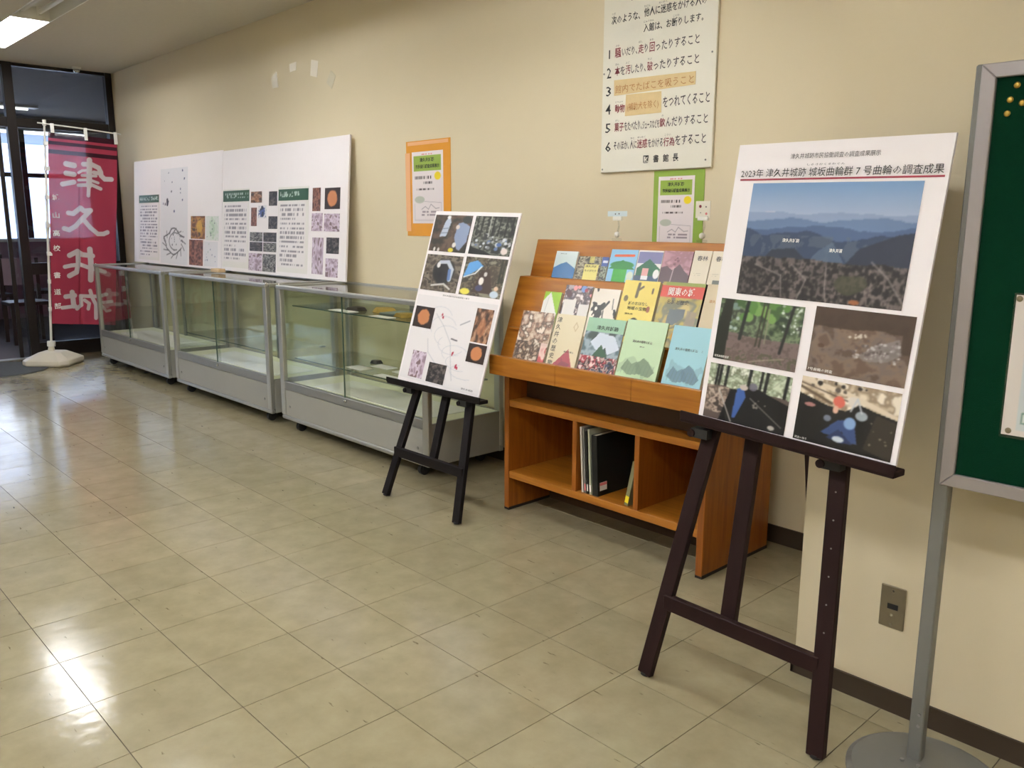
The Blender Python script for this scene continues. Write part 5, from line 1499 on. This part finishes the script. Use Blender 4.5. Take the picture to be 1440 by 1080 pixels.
# the banner's colour band is a touch brighter between the dark stripes
WH = (222, 208, 204)
ST = [([(0.251, 0.847), (0.359, 0.842)], 0.086), ([(0.25, 0.799), (0.358, 0.796)], 0.078), ([(0.198, 0.741), (0.357, 0.756)], 0.074),
      ([(0.494, 0.853), (0.614, 0.855), (0.715, 0.841), (0.746, 0.82), (0.754, 0.801), (0.808, 0.785), (0.91, 0.787)], 0.074),
      ([(0.424, 0.807), (0.474, 0.819), (0.583, 0.825)], 0.039), ([(0.474, 0.794), (0.676, 0.797)], 0.043), ([(0.427, 0.769), (0.575, 0.775), (0.707, 0.762)], 0.043),
      ([(0.427, 0.742), (0.613, 0.749), (0.746, 0.732)], 0.055), ([(0.579, 0.877), (0.574, 0.743)], 0.082), ([(0.574, 0.754), (0.566, 0.691)], 0.055), ([(0.645, 0.815), (0.73, 0.812)], 0.062),
      ([(0.275, 0.593), (0.345, 0.591), (0.456, 0.624)], 0.074), ([(0.456, 0.624), (0.503, 0.609), (0.597, 0.615)], 0.074),
      ([(0.597, 0.614), (0.502, 0.576), (0.375, 0.525), (0.28, 0.504), (0.206, 0.51)], 0.074), ([(0.486, 0.567), (0.596, 0.522), (0.707, 0.492), (0.795, 0.494), (0.858, 0.504)], 0.07),
      ([(0.282, 0.369), (0.402, 0.393), (0.472, 0.377), (0.621, 0.373)], 0.078), ([(0.211, 0.307), (0.311, 0.316), (0.451, 0.323), (0.551, 0.311), (0.812, 0.291)], 0.063),
      ([(0.412, 0.372), (0.416, 0.322), (0.39, 0.282), (0.279, 0.26)], 0.078), ([(0.582, 0.408), (0.601, 0.326), (0.601, 0.243)], 0.083),
      ([(0.211, 0.148), (0.357, 0.156)], 0.073), ([(0.317, 0.172), (0.336, 0.099)], 0.083), ([(0.153, 0.088), (0.366, 0.099)], 0.058), ([(0.453, 0.149), (0.457, 0.105), (0.386, 0.085)], 0.063),
      ([(0.448, 0.154), (0.712, 0.155), (0.844, 0.168)], 0.058), ([(0.509, 0.132), (0.58, 0.115), (0.564, 0.085)], 0.054), ([(0.595, 0.185), (0.625, 0.149), (0.681, 0.11), (0.681, 0.036)], 0.058),
      ([(0.773, 0.123), (0.936, 0.13)], 0.049), ([(0.753, 0.111), (0.845, 0.076), (0.906, 0.081)], 0.044)]
for pts, w_ in ST:
    # stroke geometry measured in cloth units: width fraction, height fraction
    for (a, b), (d, e) in zip(pts[:-1], pts[1:]):
        px, py = cv.U - a, (cv.V - b) * 2.95
        dx, dy = d - a, (e - b) * 2.95
        tt = np.clip((px * dx + py * dy) / (dx * dx + dy * dy + 1e-9), 0, 1)
        dist = np.hypot(px - tt * dx, py - tt * dy)
        cv.put((w_ * 0.5 - dist) * cv.w + 0.5, WH)
cTL, cTR, cBR, cBL = (np.array(p) for p in ((BX, 0.515, 2.11), (BX, 1.115, 2.085), (BX - 0.02, 0.960, 0.325), (BX + 0.0, 0.392, 0.385)))
def clothfn(A, B, P):
    Q = cBL * ((1 - A) * (1 - B))[..., None] + cBR * (A * (1 - B))[..., None] + cTR * (A * B)[..., None] + cTL * ((1 - A) * B)[..., None]
    Q[..., 0] += 0.010 * np.sin(A * 9 + B * 3) * (0.3 + 0.7 * (1 - B)) + 0.006 * np.sin(B * 14 + A * 4) - 0.012 * np.exp(-((A - 0.45) / 0.02) ** 2) * (B < 0.74)
    return Q
cl = sheet('banner_cloth', t, (0, 0, 0), Y_, Z_, 1, 1, cv, 'cloth', fn=clothfn)
for p in cl.data.polygons: p.use_smooth = True
sv = [(0.669, '城'), (0.577, '山'), (0.483, '高'), (0.404, '校'), (0.261, '書'), (0.172, '道'), (0.097, '部')]
its = []
for v_, ch in sv:
    q = cBL * 0.96 * (1 - v_) + cTL * 0.96 * v_ + (cBR * (1 - v_) + cTR * v_) * 0.04
    its.append((ch, Vector((BX + 0.022, float(q[1]) - 0.005, float(q[2]) - 0.03)), Y_, Z_, 0.058, 0.056))
letters('small_lettering', its, 'inkwhite', t, 0.012)

mt = tag(build('door_mat', MB().lathe([(0.44, 0.0), (0.44, 0.006), (0.425, 0.010)], (-5.97, -0.12, 0.0), 48), 'mat'), 'dark grey round mat on the floor left of the banner foot', 'mat')

#==================================================================== GREEN NOTICE BOARD ON STAND
GY = 0.185
pb_ = thing('notice_board', 'green felt notice board in grey frame on a steel pole stand at right edge', 'notice board', (2.02, 0.16, 0))
GX0, GX1, GZ0, GZ1 = 1.985, 3.085, 0.738, 1.655
build('pole', MB().box(1.966, 1.999, GY + 0.003, GY + 0.034, 0.018, GZ1 + 0.004), 'greymetal', pb_, bevel=0.003)
build('pole', MB().box(3.071, 3.104, GY + 0.003, GY + 0.034, 0.018, GZ1 + 0.004), 'greymetal', pb_, bevel=0.003)
for x in (2.02, 3.05):
    build('base_plate', MB().lathe([(0.178, 0.0), (0.178, 0.008), (0.165, 0.016), (0.10, 0.020), (0.0005, 0.021)], (x, 0.165, 0.0), 48), 'greymetal', pb_, smooth=False)
for x, y in ((1.966, 0.165), (2.004, 0.168)):
    build('bolt', MB().tube((x, y, 0.018), (x, y, 0.026), 0.005, 8), 'alud', pb_)
for z in (0.115, 0.145):
    build('pole_screw', MB().tube((1.988, GY - 0.0005, z), (1.988, GY + 0.003, z), 0.004, 8), 'alud', pb_)
build('felt_board', MB().box(GX0 + 0.01, GX1 - 0.01, GY - 0.010, GY + 0.002, GZ0 + 0.01, GZ1 - 0.01), 'felt', pb_)
FW = 0.030
def mitre(pts): return MB().prism(pts, 'y', GY - 0.020, GY + 0.003)
build('frame_rail', mitre([(GX0, GZ0), (GX0 + FW, GZ0 + FW), (GX0 + FW, GZ1 - FW), (GX0, GZ1)]), 'framegrey', pb_, bevel=0.002)
build('frame_rail', mitre([(GX1, GZ0), (GX1, GZ1), (GX1 - FW, GZ1 - FW), (GX1 - FW, GZ0 + FW)]), 'framegrey', pb_, bevel=0.002)
build('frame_rail', mitre([(GX0, GZ0), (GX1, GZ0), (GX1 - FW, GZ0 + FW), (GX0 + FW, GZ0 + FW)]), 'framegrey', pb_, bevel=0.002)
build('frame_rail', mitre([(GX0, GZ1), (GX0 + FW, GZ1 - FW), (GX1 - FW, GZ1 - FW), (GX1, GZ1)]), 'framegrey', pb_, bevel=0.002)
def pin(x, z, y, lab, grp, m='brass'):
    q = Quaternion((1, 0, 0), math.pi / 2)
    tag(build('push_pin', MB().lathe([(0.006, 0.0), (0.0065, 0.002), (0.004, 0.004), (0.001, 0.0045)], (x, y, z), 14, q), m), lab, 'pin', grp)
yf = GY - 0.0105
pin(2.054, 1.607, yf, 'brass pin near the top left of the green board, highest of four', 'spare brass pins on the green board')
pin(2.044, 1.579, yf, 'brass pin on the green board, leftmost of the middle two', 'spare brass pins on the green board')
pin(2.067, 1.571, yf, 'brass pin on the green board, rightmost of the middle two', 'spare brass pins on the green board')
pin(2.041, 1.552, yf, 'brass pin on the green board, lowest of the four', 'spare brass pins on the green board')
np_ = thing('notice_paper', 'white notice pinned in a film sleeve on the green board', 'notice', (2.2, yf, 0.872))
cv = Cv(60, 84, (214, 206, 198), 95); cv.rect(0.13, 0.05, 1, 0.8, (196, 204, 204)); cv.rect(0.16, 0.10, 0.6, 0.18, (120, 150, 140)); cv.rect(0.18, 0.11, 0.58, 0.17, (214, 220, 216)); cv.marks(0.12, 0.80, 0.8, 0.9, 1, (170, 164, 160)); cv.marks(0.2, 0.3, 0.9, 0.7, 6, (130, 140, 140))
sheet('sheet', np_, (2.098, yf - 0.0012, 0.878), X_, Z_, 0.215, 0.302, cv)
build('film_sleeve', MB().box(2.094, 2.317, yf - 0.0010, yf - 0.0002, 0.871, 1.184), 'clear', np_)
for x, z in ((2.105, 1.172), (2.112, 0.888)):
    pin(x, z, yf - 0.0014, 'pin at the %s left corner of the white notice' % ('top' if z > 1 else 'bottom'), 'pins holding the notice', 'bronze')
